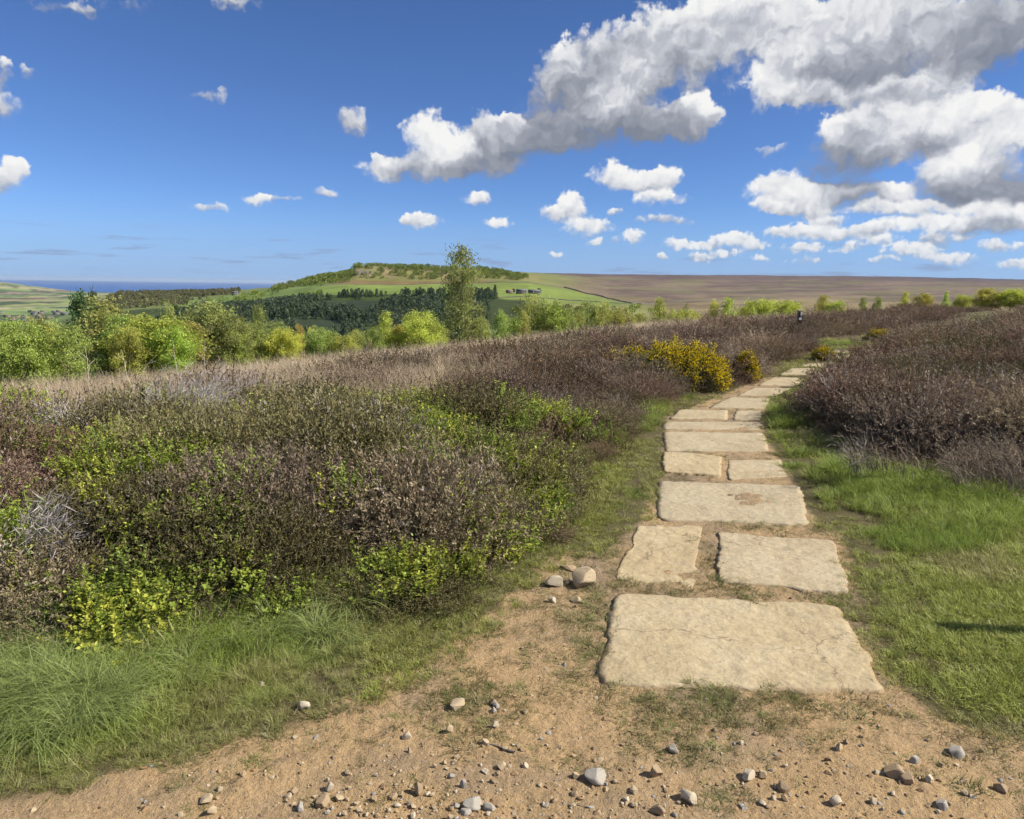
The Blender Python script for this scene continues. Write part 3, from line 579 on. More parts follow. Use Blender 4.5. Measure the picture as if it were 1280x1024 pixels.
for k, cs in enumerate(SLABS): flagstone(cs, k)

# ------------------------------------------------------------------ plant pieces (prototypes that the ground cover is made of)
def proto_col(name, meshes):
    c = bpy.data.collections.new(name)
    for i, me in enumerate(meshes): c.objects.link(bpy.data.objects.new(f'{name}_{i:02d}', me))
    return c
def blades(g, rng, n, rad, L0, L1, wid, lean0, lean1, k=4, tip=1.0, comb=None, tt=(0.25, 1.0), curl=2.0):
    an = rng.uniform(0, 2 * np.pi, n); rr = rad * np.sqrt(rng.uniform(0, 1, n)); B = np.stack([np.cos(an) * rr, np.sin(an) * rr, np.full(n, -0.01)], -1)
    ph = an + rng.normal(0, 0.9, n)
    if comb is not None: ph = comb + rng.normal(0, 0.6, n)
    D = np.stack([np.cos(ph), np.sin(ph), np.zeros(n)], -1); Ln = rng.uniform(L0, L1, n); le = rng.uniform(lean0, lean1, n)
    a = np.linspace(0, 1, k)[None]
    up = Ln[:, None] * (a * np.cos(le[:, None] * a)); out = Ln[:, None] * np.sin(le[:, None]) * a ** curl
    Pt = B[:, None] + D[:, None] * out[..., None] + np.array([0, 0, 1.0]) * up[..., None]
    W = wid * (1 - a ** 2 * tip) * rng.uniform(0.6, 1.3, n)[:, None] + 0.0003
    tw = rng.normal(0, 0.5, n); S = np.stack([-np.sin(ph + tw), np.cos(ph + tw), np.zeros(n)], -1)
    g.ribbons(Pt, W, S, np.broadcast_to(tt[0] + (tt[1] - tt[0]) * a, (n, k)), rng.uniform(0, 1, n))
    return Pt, Ln
def heather_mesh(seed, n=64, h=0.34, rad=0.16, spread=1.0, sprigs=22, sl=0.020, sw=0.0031):
    rng = np.random.default_rng(seed); g = Geo()
    Pt, Ln = blades(g, rng, n, rad, h * 0.55, h, 0.0017, 0.1, spread, k=4, tip=0.6, tt=(0.0, 0.6), curl=1.4)
    m = sprigs; a = rng.uniform(0.38, 1.0, (n, m)) ** 0.8
    f = a * 3; i0 = np.minimum(f.astype(int), 2); u = (f - i0)[..., None]
    idx = np.arange(n)[:, None]
    B = Pt[idx, i0] * (1 - u) + Pt[idx, i0 + 1] * u; tang = unit(Pt[idx, i0 + 1] - Pt[idx, i0])
    rd = unit(rng.normal(0, 1, (n, m, 3))); D = unit(tang * 0.8 + rd * 0.95 + [0, 0, 0.25]) * (sl * rng.uniform(0.5, 1.5, (n, m)))[..., None]
    S = unit(np.cross(D, rng.normal(0, 1, (n, m, 3)))) * (sw * rng.uniform(0.7, 1.5, (n, m)))[..., None]
    g.diamonds(B.reshape(-1, 3), D.reshape(-1, 3), S.reshape(-1, 3), (0.45 + 0.55 * a).ravel(), rng.uniform(0, 1, n * m))
    return g.mesh('heather_tuft', M['heather'])
def leafy_mesh(seed, n=30, h=0.20, rad=0.12, leaves=20, ll=0.016):
    rng = np.random.default_rng(seed); g = Geo()
    Pt, Ln = blades(g, rng, n, rad, h * 0.5, h, 0.0016, 0.1, 0.7, k=4, tip=0.6, tt=(0.0, 0.4), curl=1.5)
    m = leaves; a = rng.uniform(0.3, 1.0, (n, m)); f = a * 3; i0 = np.minimum(f.astype(int), 2); u = (f - i0)[..., None]; idx = np.arange(n)[:, None]
    B = Pt[idx, i0] * (1 - u) + Pt[idx, i0 + 1] * u
    an = rng.uniform(0, 2 * np.pi, (n, m)); D = np.stack([np.cos(an), np.sin(an), rng.uniform(-0.1, 0.9, (n, m))], -1); D = unit(D) * (ll * rng.uniform(0.6, 1.4, (n, m)))[..., None]
    S = unit(np.cross(D, np.array([0, 0, 1.0]) + rng.normal(0, 0.35, (n, m, 3)))) * (ll * 0.33 * rng.uniform(0.8, 1.2, (n, m)))[..., None]
    g.diamonds(B.reshape(-1, 3), D.reshape(-1, 3), S.reshape(-1, 3), 0.75 + 0.25 * a.ravel(), rng.uniform(0, 1, n * m))
    return g.mesh('bilberry_tuft', M['bilberry'])
def grass_mesh(seed, n, rad, L0, L1, wid, l0, l1, k=4, comb=None, dead=0.0):
    rng = np.random.default_rng(seed); g = Geo(); blades(g, rng, n, rad, L0, L1, wid, l0, l1, k, comb=comb)
    if dead > 0: blades(g, rng, int(n * dead), rad, L0 * .7, L1 * .8, wid, 0.5, 1.3, k, tt=(0.0, 0.2))
    return g.mesh('grass_tuft', M['grass'])
PC = {
 'heather': proto_col('heather_tuft', [heather_mesh(s, h=0.36 + 0.03 * (s % 3)) for s in range(5)] + [heather_mesh(50 + s, n=36, h=0.44, spread=1.15, sprigs=9, sl=0.018, sw=0.0019) for s in range(2)]),
 'bilberry': proto_col('bilberry_tuft', [leafy_mesh(s) for s in range(4)]),
 'turf': proto_col('turf_tuft', [grass_mesh(s, 60, 0.07, 0.025, 0.07, 0.0017, 0.3, 1.3, 3, dead=0.25) for s in range(4)]),
 'meadow': proto_col('meadow_tuft', [grass_mesh(20 + s, 60, 0.07, 0.08, 0.20, 0.0021, 0.3, 1.35, 5, dead=0.12) for s in range(4)]),
 'long': proto_col('long_tuft', [grass_mesh(40 + s, 90, 0.09, 0.20, 0.42, 0.0017, 0.5, 1.5, 6, dead=0.10) for s in range(3)]),
 'dry': proto_col('dry_tuft', [grass_mesh(60 + s, 70, 0.10, 0.25, 0.60, 0.0024, 0.1, 0.8, 4) for s in range(3)]),
}
def scatter(name, label, cat, col, pts, rot, scl, tint, nproto):
    n = len(pts)
    me = bpy.data.meshes.new(name); me.vertices.add(n); me.vertices.foreach_set('co', np.asarray(pts, np.float32).ravel())
    scl = np.asarray(scl, float); scl = np.repeat(scl[:, None], 3, 1) if scl.ndim == 1 else scl
    for k, v in (('rot', rot), ('scl', scl), ('tint', tint)):
        me.attributes.new(k, 'FLOAT_VECTOR', 'POINT').data.foreach_set('vector', np.asarray(v, np.float32).ravel())
    me.attributes.new('idx', 'INT', 'POINT').data.foreach_set('value', RNG.integers(0, nproto, n).astype(np.int32))
    o = tag(add(name, me), label, cat, kind='stuff')
    ng = bpy.data.node_groups.new(name, 'GeometryNodeTree')
    ng.interface.new_socket('Geometry', in_out='INPUT', socket_type='NodeSocketGeometry'); ng.interface.new_socket('Geometry', in_out='OUTPUT', socket_type='NodeSocketGeometry')
    N = ng.nodes.new; L = ng.links.new
    gi, go = N('NodeGroupInput'), N('NodeGroupOutput'); ci = N('GeometryNodeCollectionInfo'); ci.inputs['Collection'].default_value = col
    ci.inputs['Separate Children'].default_value = True; ci.inputs['Reset Children'].default_value = True
    ip = N('GeometryNodeInstanceOnPoints'); ip.inputs['Pick Instance'].default_value = True
    def at(nm, dt): a = N('GeometryNodeInputNamedAttribute'); a.data_type = dt; a.inputs['Name'].default_value = nm; return a.outputs[0]
    e2r = N('FunctionNodeEulerToRotation'); L(at('rot', 'FLOAT_VECTOR'), e2r.inputs[0])
    L(gi.outputs[0], ip.inputs['Points']); L(ci.outputs[0], ip.inputs['Instance']); L(at('idx', 'INT'), ip.inputs['Instance Index'])
    L(e2r.outputs[0], ip.inputs['Rotation']); L(at('scl', 'FLOAT_VECTOR'), ip.inputs['Scale']); L(ip.outputs[0], go.inputs[0])
    md = o.modifiers.new('scatter', 'NODES'); md.node_group = ng
    return o
def pol(n, r0, r1, a0=R(-42), a1=R(42), power=1.0):            # random points by range; density falls with range
    u = RNG.uniform(0, 1, n); r = np.exp(np.log(r0) + (np.log(r1) - np.log(r0)) * u ** power); a = RNG.uniform(a0, a1, n)
    return np.sin(a) * r, np.cos(a) * r, r
def lerp3(a, b, t): return np.asarray(a) * (1 - t[:, None]) + np.asarray(b) * t[:, None]
def upr(n, tilt=0.15): return np.stack([RNG.normal(0, tilt, n), RNG.normal(0, tilt, n), RNG.uniform(0, 2 * np.pi, n)], -1)

def photo_px(x, y, z):                                            # where a point falls in the photograph (to read the plant cover off it)
    dx_, dy_, dz_ = x, y, z - CAMZ
    f = dx_ * AF[0] + dy_ * AF[1] + dz_ * AF[2]; u = dx_ * AR2[0] + dy_ * AR2[1] + dz_ * AR2[2]; v = dx_ * AU2[0] + dy_ * AU2[1] + dz_ * AU2[2]
    return 640 + FPX * u / f, 512 - FPX * v / f

def cells(x, y, size, seed):                                       # nearest clump: distance, direction from its middle, its own random number
    gx, gy = np.floor(x / size), np.floor(y / size); best = np.full(x.shape, 9.0); ox = np.zeros(x.shape); oy = np.zeros(x.shape); hid = np.zeros(x.shape)
    for i in (-1, 0, 1):
        for j in (-1, 0, 1):
            cx, cy_ = gx + i, gy + j; px = cx + 0.1 + 0.8 * hash2(cx, cy_, seed); py = cy_ + 0.1 + 0.8 * hash2(cx, cy_, seed + 1)
            ddx, ddy = x / size - px, y / size - py; d = np.hypot(ddx, ddy); k = d < best; best = np.where(k, d, best); ox = np.where(k, ddx, ox); oy = np.where(k, ddy, oy); hid = np.where(k, hash2(cx, cy_, seed + 2), hid)
    return best, ox, oy, hid
# --- heather
def build_heather(name, label, poly, n, r0, r1, left):
    x, y, r = pol(n, r0, r1)
    d = sdf(poly, x, y) + (fbm(x * 1.3, y * 1.3, 3, 110) - 0.5) * 0.5
    s = s_edge(x, y)
    keep = (d > 0.12) & (s + 2.6 * ss(3, -4, x) < -0.1 + 1.8 * (fbm(x * .5, y * .5, 2, 111) - .5))
    # gaps where bilberry and grass break through
    hole = fbm(x * 0.9, y * 0.9, 3, 112)
    if left: keep &= ~((hole > 0.60) & (r < 8.5) & (RNG.uniform(0, 1, n) < 0.75))
    x, y, r, d = x[keep], y[keep], r[keep], d[keep]; m = len(x); z = H(x, y)
    size = np.where(r < 9, 0.75, 1.15); c1 = cells(x + 0.25 * (vn(x * 3, y * 3, 1) - .5), y, 0.9, 150); c2 = cells(x + 0.5 * (vn(x * 1.5, y * 1.5, 2) - .5), y, 1.25, 160); far_ = r > 10
    cd, cox, coy, cid = (np.where(far_, q2, q1) for q1, q2 in zip(c1, c2))
    mound = (0.22 + 1.08 * np.clip(1 - (cd / 0.70) ** 2, 0, 1)) * (0.58 + 0.72 * cid) + 0.35 * (fbm(x * 0.3, y * 0.3, 2, 109) - 0.5)
    lod = np.clip(r / 7.0, 1.0, 3.2) ** 0.65
    sc_h = mound * ss(-0.15, 0.6, d) * RNG.uniform(0.8, 1.2, m) * 1.12
    sc_h = np.maximum(sc_h, 0.33)
    scl = np.stack([lod * (0.35 + 0.65 * sc_h), lod * (0.35 + 0.65 * sc_h), sc_h * (1 + 0.10 * (lod - 1))], -1)
    rot = upr(m, 0.22); lean = 0.75 * np.clip(cd, 0, 0.8); an = np.arctan2(coy, cox); rot[:, 0] += -lean * np.sin(an); rot[:, 1] += lean * np.cos(an)
    t1 = fbm(x * 0.7, y * 0.7, 3, 114); t2 = (cid * 7.31) % 1.0; t3 = RNG.uniform(0, 1, m); t4 = (cid * 13.7) % 1.0
    col = lerp3((0.235, 0.165, 0.105), (0.285, 0.222, 0.160), ss(0.35, 0.65, 0.5 * t1 + 0.5 * t2))
    col = lerp3(col, (0.215, 0.140, 0.105), (t4 > 0.72) * 0.85)
    ol = (t4 < 0.30) * (0.25 + 0.65 * ss(12, 4, r)) * ss(0.35, 0.6, fbm(x * 0.4, y * 0.4, 2, 116) + 0.12)
    if left: ol = np.maximum(ol, ss(1.5, 0.2, d) * 0.45 * ss(9, 5, r) * (t2 > 0.35))
    col = lerp3(col, (0.185, 0.175, 0.070), np.clip(ol, 0, 1))
    col = lerp3(col, (0.32, 0.28, 0.24), (t3 > 0.955) * 0.8)
    col = lerp3(col, (0.14, 0.125, 0.06), (t3 < 0.10) * 0.7)
    col = col * RNG.uniform(0.8, 1.2, (m, 1)) * (0.62 + 0.62 * (cid * 3.7 % 1.0))[:, None] * (1.08 - 0.35 * np.clip(cd, 0, 0.8))[:, None] ** 0
    if not left: col = lerp3(col, (0.13, 0.125, 0.055), ((t4 > 0.32) & (t4 < 0.52)) * 0.85); col = lerp3(col, (0.32, 0.262, 0.205), ((t4 > 0.10) & (t4 < 0.22)) * 0.7)
    scatter(name, label, 'heather', PC['heather'], np.stack([x, y, z - 0.02], -1), rot, scl, col, 7)
build_heather('heather', 'brown and olive heather covering the moor beyond the grass fringe', LEFT_H, 32000, 2.3, 95, True)
build_heather('heather', 'purple-brown heather on the raised bank beside the dark grass', RIGHT_H, 24000, 4.5, 95, False)

# --- bilberry in the near heather
x, y, r = pol(22000, 2.6, 11, R(-42), R(16))
d = sdf(LEFT_H, x, y); hole = fbm(x * 0.9, y * 0.9, 3, 112); u_, v_ = photo_px(x, y, np.full(len(x), 0.25))
bright = np.zeros(len(x))
for cx, cy, rx, ry, wgt in ((120,520,160,45,1.0),(210,580,170,55,1.0),(380,560,110,60,1.0),(430,640,130,60,.8),(60,700,140,60,.8),(250,720,120,40,.6),(510,570,80,50,.5),(600,680,110,45,.30),(500,650,110,50,.4),(330,650,110,50,.5),(700,590,60,70,.55),(760,560,30,30,.6),(20,560,60,50,.8),(650,560,40,30,.3)):
    bright = np.maximum(bright, wgt * np.clip(1.25 - ((u_ - cx) / rx) ** 2 - ((v_ - cy) / ry) ** 2, 0, 1))
pr = np.maximum(ss(0.56, 0.70, hole) * 0.22 * (v_ > 510), bright * 1.0 * (v_ > 498)) * ss(0.0, 0.5, d + 0.1) * ss(0.44, 0.60, fbm(x * 1.9, y * 1.9, 3, 118) * 0.6 + fbm(x * 5, y * 5, 2, 119) * 0.4)
bc = cells(x, y, 0.27, 170); keep = (d > 0.15) & (RNG.uniform(0, 1, len(x)) < np.clip(pr * 1.6, 0, 1) * ss(0.62, 0.35, bc[0])) & (bc[3] < 0.80); x, y, r, d = x[keep], y[keep], r[keep], d[keep]; m = len(x)
hm = 0.30 * ss(0.0, 0.8, d)
col = lerp3((0.34, 0.41, 0.055), (0.18, 0.25, 0.045), RNG.uniform(0, 1, m)); col = lerp3(col, (0.47, 0.47, 0.07), (RNG.uniform(0, 1, m) > 0.75) * 0.7)
scatter('bilberry', 'bright yellow-green bilberry leaves growing up through the heather', 'bilberry', PC['bilberry'], np.stack([x, y, H(x, y) + hm * RNG.uniform(0.2, 0.85, m)], -1), upr(m, 0.25), RNG.uniform(0.7, 1.3, m) * np.clip(r / 6, 1, 1.6), col, 4)

# --- grass
def flag_clear(x, y, pad=0.03):
    ok = np.ones(len(x), bool)
    for cs in SLABS: ok &= sdf([tuple(gp(*q)) for q in cs], x, y) < -pad
    return ok
x, y, r = pol(60000, 2.3, 26, R(-12), R(41))
dd = sdf(DIRT, x, y) + (fbm(x * 2.5, y * 2.5, 3, 120) - .5) * 0.35; dL = sdf(LEFT_H, x, y); dR = sdf(RIGHT_H, x, y)
wild = np.maximum(dL, dR)
ed = np.clip(-dd / 0.8, 0, 1)
keep = (dd < 0.10) & (wild < 0.35) & (RNG.uniform(0, 1, len(x)) < 0.2 + 0.8 * ed) & flag_clear(x, y, -0.02)
bare = fbm(x * 1.4, y * 1.4, 3, 121); keep &= ~((bare > 0.54) & (RNG.uniform(0, 1, len(x)) < 0.8) & (dd > -1.7) & (x > 1.5)); keep &= RNG.uniform(0, 1, len(x)) < 0.35 + 0.9 * ss(0.35, 0.6, fbm(x * 3.1, y * 3.1, 3, 131))
x, y, r, dd, dR, dL, ed = x[keep], y[keep], r[keep], dd[keep], dR[keep], dL[keep], ed[keep]; m = len(x)
lush = np.maximum(ss(-1.0, 0.1, dR) * ss(0.3, 0.6, fbm(x * .9, y * .9, 2, 122)), ss(0.62, 0.75, fbm(x * 1.1, y * 1.1, 3, 123)))
col = lerp3((0.39, 0.44, 0.10), (0.25, 0.36, 0.06), lush); col = lerp3(col, (0.42, 0.37, 0.18), ss(0.42, 0.58, fbm(x * 2.2, y * 2.2, 3, 124)) * np.where(x > 1.5, 0.75, 0.35) * (1 - lush)); col = lerp3(col, (0.27, 0.33, 0.05), (RNG.uniform(0, 1, m) > 0.8) * 0.6)
col = col * RNG.uniform(0.8, 1.2, (m, 1))
scatter('grass', 'short green turf edging the flagstone path', 'grass', PC['turf'], np.stack([x, y, H(x, y)], -1), upr(m, 0.1), np.stack([(0.55 + 0.45 * ed) * RNG.uniform(0.55, 1.35, m) * np.clip(r / 5, 1, 2.2)] * 2 + [(0.55 + 0.45 * ed) * RNG.uniform(0.55, 1.35, m) * (1 + 0.8 * lush)], -1), col, 4)
# taller grass against the right bank and in tufts
x, y, r = pol(24000, 3.6, 24, R(8), R(41)); dR = sdf(RIGHT_H, x, y); dd = sdf(DIRT, x, y); dL = sdf(LEFT_H, x, y)
pr = ss(-1.25, -0.15, dR) * ss(0.9, 0.35, dR) * ss(0.36, 0.58, fbm(x * 1.3, y * 1.3, 3, 125)); pr = np.maximum(pr, ss(-0.12, 0.0, dL) * ss(0.4, 0.1, dL) * 0.35 * (r > 8))
keep = (RNG.uniform(0, 1, len(x)) < pr) & (dd < -0.12) & (r < 10) & flag_clear(x, y, 0.08); x, y, r = x[keep], y[keep], r[keep]; m = len(x)
col = lerp3((0.22, 0.32, 0.05), (0.34, 0.42, 0.08), RNG.uniform(0, 1, m))
scatter('grass', 'taller dark green grass at the foot of the heather bank', 'grass', PC['meadow'], np.stack([x, y, H(x, y)], -1), upr(m, 0.15), RNG.uniform(0.4, 0.85, m) * np.clip(r / 6, 1, 1.6), col, 4)
# the fringe between the left heather and the bare earth
x, y, r = pol(30000, 2.0, 7.5, R(-42), R(6)); dd = sdf(DIRT, x, y) + (fbm(x * 2.1, y * 2.1, 3, 126) - .5) * 0.4; dL = sdf(LEFT_H, x, y)
ed = np.clip(-dd / 0.8, 0, 1)
keep = (dd < 0.06) & (dL < 0.45) & (RNG.uniform(0, 1, len(x)) < 0.25 + 0.75 * ed) & flag_clear(x, y, 0.05) & ((x < 0.35) | (RNG.uniform(0, 1, len(x)) < 0.12)); x, y, r, ed, dL = x[keep], y[keep], r[keep], ed[keep], dL[keep]; m = len(x)
col = lerp3((0.24, 0.34, 0.06), (0.35, 0.43, 0.09), RNG.uniform(0, 1, m)); col = lerp3(col, (0.36, 0.31, 0.15), np.maximum(ss(0.54, 0.70, fbm(x * 2, y * 2, 3, 127)) * 0.5, 0.55 * ss(0.35, 0.0, ed)))
scatter('grass', 'fresh green grass fringe between the heather and the bare earth', 'grass', PC['meadow'], np.stack([x, y, H(x, y)], -1), upr(m, 0.2), (0.20 + 0.62 * ed) * RNG.uniform(0.45, 1.35, m), lerp3(col, (0.46, 0.40, 0.22), (RNG.uniform(0, 1, m) > 0.86) * 0.8) * RNG.uniform(0.8, 1.2, (m, 1)), 4)
# long flowing tussocks
x, y, r = pol(9000, 2.0, 5.5, R(-42), R(-12)); dd = sdf(DIRT, x, y); dL = sdf(LEFT_H, x, y); u_, v_ = photo_px(x, y, np.zeros(len(x)))
pr = np.exp(-((u_ - 40) / 120) ** 2 - ((v_ - 900) / 70) ** 2) + 0.8 * np.exp(-((u_ + 80) / 110) ** 2 - ((v_ - 900) / 110) ** 2) + 0.10 * ss(-0.35, 0, dL) * ss(0.35, 0.0, dL)
keep = (dd < -0.25) & (dL < 0.25) & (RNG.uniform(0, 1, len(x)) < pr * 0.22); x, y, r = x[keep], y[keep], r[keep]; m = len(x)
col = lerp3((0.25, 0.35, 0.10), (0.37, 0.44, 0.16), RNG.uniform(0, 1, m))
scatter('grass', 'long flowing grass tussock below the heather edge', 'grass', PC['long'], np.stack([x, y, H(x, y) + 0.02], -1), upr(m, 0.2), np.stack([RNG.uniform(0.5, 0.8, m)] * 2 + [RNG.uniform(0.28, 0.55, m)], -1), col, 3)
# thin dry grass scattered on the trodden earth
x, y, r = pol(26000, 1.9, 12, R(-41), R(41)); dd = sdf(DIRT, x, y)
pr = ss(0.46, 0.62, fbm(x * 1.9 + 3, y * 1.9, 4, 128)) * 0.75 * ss(1.9, 2.9, y) + 0.16 * ss(2.0, 2.8, y)
keep = (dd > -0.1) & (RNG.uniform(0, 1, len(x)) < pr) & flag_clear(x, y, 0.0); x, y, r = x[keep], y[keep], r[keep]; m = len(x)
col = lerp3((0.21, 0.20, 0.09), (0.32, 0.25, 0.14), RNG.uniform(0, 1, m)); col = lerp3(col, (0.16, 0.21, 0.05), (RNG.uniform(0, 1, m) > 0.65) * 0.8)
scatter('grass', 'thin worn grass lying flat on the bare earth', 'grass', PC['turf'], np.stack([x, y, H(x, y) - 0.004], -1), upr(m, 0.15), np.stack([RNG.uniform(0.4, 1.0, m)] * 2 + [RNG.uniform(0.10, 0.42, m)], -1), col, 4)
# dry pale grass along the lip of the plateau
x, y, r = pol(26000, 8, 75, R(-42), R(30)); s = s_edge(x, y) + 2.8 * ss(3, -4, x) + (fbm(x * .35, y * .35, 3, 129) - .5) * 3
pr = ss(-3.2, -1.2, s) * ss(5.0, 2.5, s) * ss(58, 20, r)
pr = np.maximum(pr, 0.05 * (sdf(LEFT_H, x, y) > 0.5) * (r > 9))
keep = (RNG.uniform(0, 1, len(x)) < pr); x, y, r = x[keep], y[keep], r[keep]; m = len(x)
col = lerp3((0.60, 0.49, 0.34), (0.44, 0.34, 0.24), RNG.uniform(0, 1, m))
lod = np.clip(r / 9, 1, 3) ** 0.7
scatter('dry_grass', 'pale dry grass along the lip of the plateau', 'dry grass', PC['dry'], np.stack([x, y, H(x, y)], -1), upr(m, 0.15), np.stack([lod, lod, RNG.uniform(0.6, 1.1, m)], -1), col, 3)

# ------------------------------------------------------------------ loose stones
def rock_mesh(name, seed, mat, flat=0.6, planes=9, sub=4, lumps=0.05):
    rng = np.random.default_rng(seed); bm = bmesh.new(); bmesh.ops.create_icosphere(bm, subdivisions=sub, radius=1.0)
    V = np.array([v.co[:] for v in bm.verts])
    for _ in range(planes):
        n = unit(rng.normal(0, 1, 3)); d = rng.uniform(0.38, 0.72); q = V @ n; k = q > d; V[k] -= (q[k] - d)[:, None] * n * 0.97
    V *= (1 + lumps * (fbm(V[:, 0] * 2 + seed, V[:, 1] * 2 + V[:, 2] * 1.7, 3, seed) - 0.5))[:, None]
    V *= [1.0, rng.uniform(0.7, 1.0), flat]
    V -= [V[:, 0].mean(), V[:, 1].mean(), V[:, 2].min()]; V[:, :2] /= (V[:, 0].max() - V[:, 0].min()); V[:, 2] /= (V[:, 2].max())
    for v, c in zip(bm.verts, V): v.co = c
    for _ in range(4 if sub > 3 else 0): bmesh.ops.smooth_vert(bm, verts=bm.verts, factor=0.5, use_axis_x=True, use_axis_y=True, use_axis_z=True)
    me = bpy.data.meshes.new(name); bm.to_mesh(me); bm.free(); me.materials.append(mat)
    for p in me.polygons: p.use_smooth = sub > 3
    return me
_rocks = {k: [rock_mesh('stone', 200 + 20 * j + i, M['stone_' + k], planes=10 + 2 * i, lumps=0.16) for i in range(5)] for j, k in enumerate(('buff', 'brown', 'grey', 'pale'))}
def stone(px, py, w_, h_, kind, label, group=None, var=0, name='stone', rot=None, flat=None):
    g = gp(px, py + h_ * 0.5); d = math.hypot(g[0], g[1], CAMZ); m_px = d / FPX / 1.02
    W = w_ * m_px * (0.76 if kind == 'grey' else 0.86); Hh = h_ * m_px * (0.85 if flat is None else flat)
    o = bpy.data.objects.new(name, _rocks[kind][var % 5]); COL.objects.link(o)
    zz = float(H(g[0:1], g[1:2])[0])
    o.location = (g[0], g[1] + W * 0.3, zz - Hh * 0.32); o.scale = (W, W, Hh * 1.25); o.rotation_euler = (0, 0, random.uniform(-0.5, 0.5) if rot is None else rot)
    return tag(o, label, 'stone', group)
S_ = [
 (732,721,38,28,'buff','largest buff boulder with a pointed top beside the flagstones',0),(694,726,28,17,'pale','flat yellow-topped stone next to the largest pointed boulder',1),
 (712,711,24,7,'brown','thin dark slab of stone lying behind the pointed boulder',2),(727,708,8,7,'pale','tiny white stone on top of the thin dark slab',3),(711,726,9,9,'pale','small white stone wedged between the two big boulders',4),
 (690,750,12,9,'pale','small pale stone with a dark chip just in front of the yellow-topped stone',2),(721,750,15,10,'buff','rounded buff stone in front of the pointed boulder',3),
 (571,880,21,12,'buff','wedge-shaped buff stone alone on the brown earth by the grass fringe',1),(377,882,21,14,'pale','pale angular stone at the edge of the grass fringe',0),(326,858,10,12,'pale','small pale stone half hidden in the green grass',2),
 (508,920,15,9,'pale','squarish pale stone with a dry grass stalk touching it',3),(745,972,33,16,'grey','large flat grey stone in the gravel',1),(820,965,19,17,'brown','round brown cobble right beside the large grey stone',0),
 (937,968,20,13,'pale','smooth oval pale stone on the orange earth',1),(862,996,22,17,'pale','round cream cobble half bedded in the gravel',2),(823,1013,24,14,'brown','wide low brown cobble bedded in the gravel',3),
 (842,936,16,12,'grey','chipped light grey stone with a tiny dark flake behind it',1),(1050,936,12,10,'buff','small upright buff stone alone on the earth below the big flagstone',2),(1201,940,23,11,'grey','long pale grey stone on the orange earth',3),
 (1145,951,16,10,'grey','grey-brown stone with a shadowed side on the orange earth',0),(1124,969,29,15,'brown','broad flat tan stone touching a smaller one',4),(1136,975,17,12,'brown','small brown stone leaning on the broad tan stone',1),
 (627,958,14,9,'buff','flat-topped buff stone among the gravel',3),(620,884,13,7,'grey','thin light stone lying on the brown earth',2),(617,889,11,7,'grey','thin grey-blue flake next to a light stone',4),
 (579,980,12,13,'grey','upright blue-grey stone in the gravel patch',0),(590,1008,28,9,'grey','long flat blue slate lying in the gravel',1),(612,1012,18,8,'grey','short flat blue slate beside the long one',2),(583,1017,17,7,'grey','small slate chip in front of the long slate',3),
 (562,910,10,13,'buff','small upright buff stone beside a clump of worn grass',4),(619,908,10,9,'pale','tiny pale stone with a dry twig on the brown earth',1),(523,986,14,18,'brown','tall brown cobble in the gravel patch',2),(411,983,12,11,'pale','pale stone standing just clear of the gravel patch',3),
 (402,1001,18,13,'brown','brown rounded cobble in the gravel patch',1),(374,1009,14,9,'grey','blue-grey stone at the end of the gravel patch',2),(257,1001,16,9,'buff','buff stone lying apart from the gravel patch',0),(264,1013,11,12,'buff','upright buff stone lying apart from the gravel patch',4),
 (1255,985,14,10,'brown','dull brown stone on the orange earth near a pale grey stone',2),(1047,1001,17,14,'pale','pale domed cobble in the bare earth',4),(981,984,14,11,'brown','dark brown broken stone in a cluster of chips',1),(1181,1008,17,10,'grey','blue-tinted stone among chips on the orange earth',3)]
for k, (px, py, w_, h_, kd, lb, var) in enumerate(S_): stone(px, py, w_, h_, kd, lb, None, var)
cl = [(470,1000,110,26,60),(620,985,120,35,34),(800,990,90,28,26),(980,995,120,26,24),(1180,985,90,35,20),(420,955,130,30,10),(650,915,90,30,10),(1000,940,150,25,10)]
for cx, cy, rx, ry, n in cl:
    for _ in range(n):
        px, py = random.gauss(cx, rx * 0.6), min(1040, random.gauss(cy, ry * 0.7)); wd = 4.5 + 7.0 * random.random() ** 2; kd = random.choices(('buff', 'brown', 'pale', 'grey'), (4, 4, 3, 0.8))[0]
        if not (10 < px < 1275) or flag_clear(*gp(np.array([px]), np.array([py])).T, 0.05)[0] == False: continue
        nbr = min(range(len(S_)), key=lambda q: math.hypot(S_[q][0] - px, 1.5 * (S_[q][1] - py))); size_ = 'tiny' if wd < 7.5 else 'small'
        lb = f"{size_} {dict(pale='cream', grey='grey').get(kd, kd)} pebble lying near the {' '.join(S_[nbr][5].split()[:4])}"
        lb = lb.replace(' beside', '').replace(' with', '').replace(' in', '') if lb.split()[-1] in ('beside', 'with', 'in', 'a', 'of', 'lying', 'alone', 'next', 'the', 'on', 'half', 'standing', 'right') else lb
        stone(px, py, wd, wd * random.uniform(0.5, 0.9), kd, lb, lb, random.randrange(5), 'pebble', random.uniform(0, 6))
def gravel_mesh(seed):
    me = rock_mesh('gravel_bit', seed, M['gravel'], planes=6, sub=2, lumps=0.1); n = len(me.vertices)
    me.attributes.new('t', 'FLOAT', 'POINT').data.foreach_set('value', np.ones(n, np.float32)); me.attributes.new('v', 'FLOAT', 'POINT').data.foreach_set('value', np.full(n, 0.5, np.float32)); return me
PC['gravel'] = proto_col('gravel_bit', [gravel_mesh(300 + i) for i in range(5)])
x, y, r = pol(26000, 1.75, 6, R(-41), R(41)); u_, v_ = photo_px(x, y, np.zeros(len(x)))
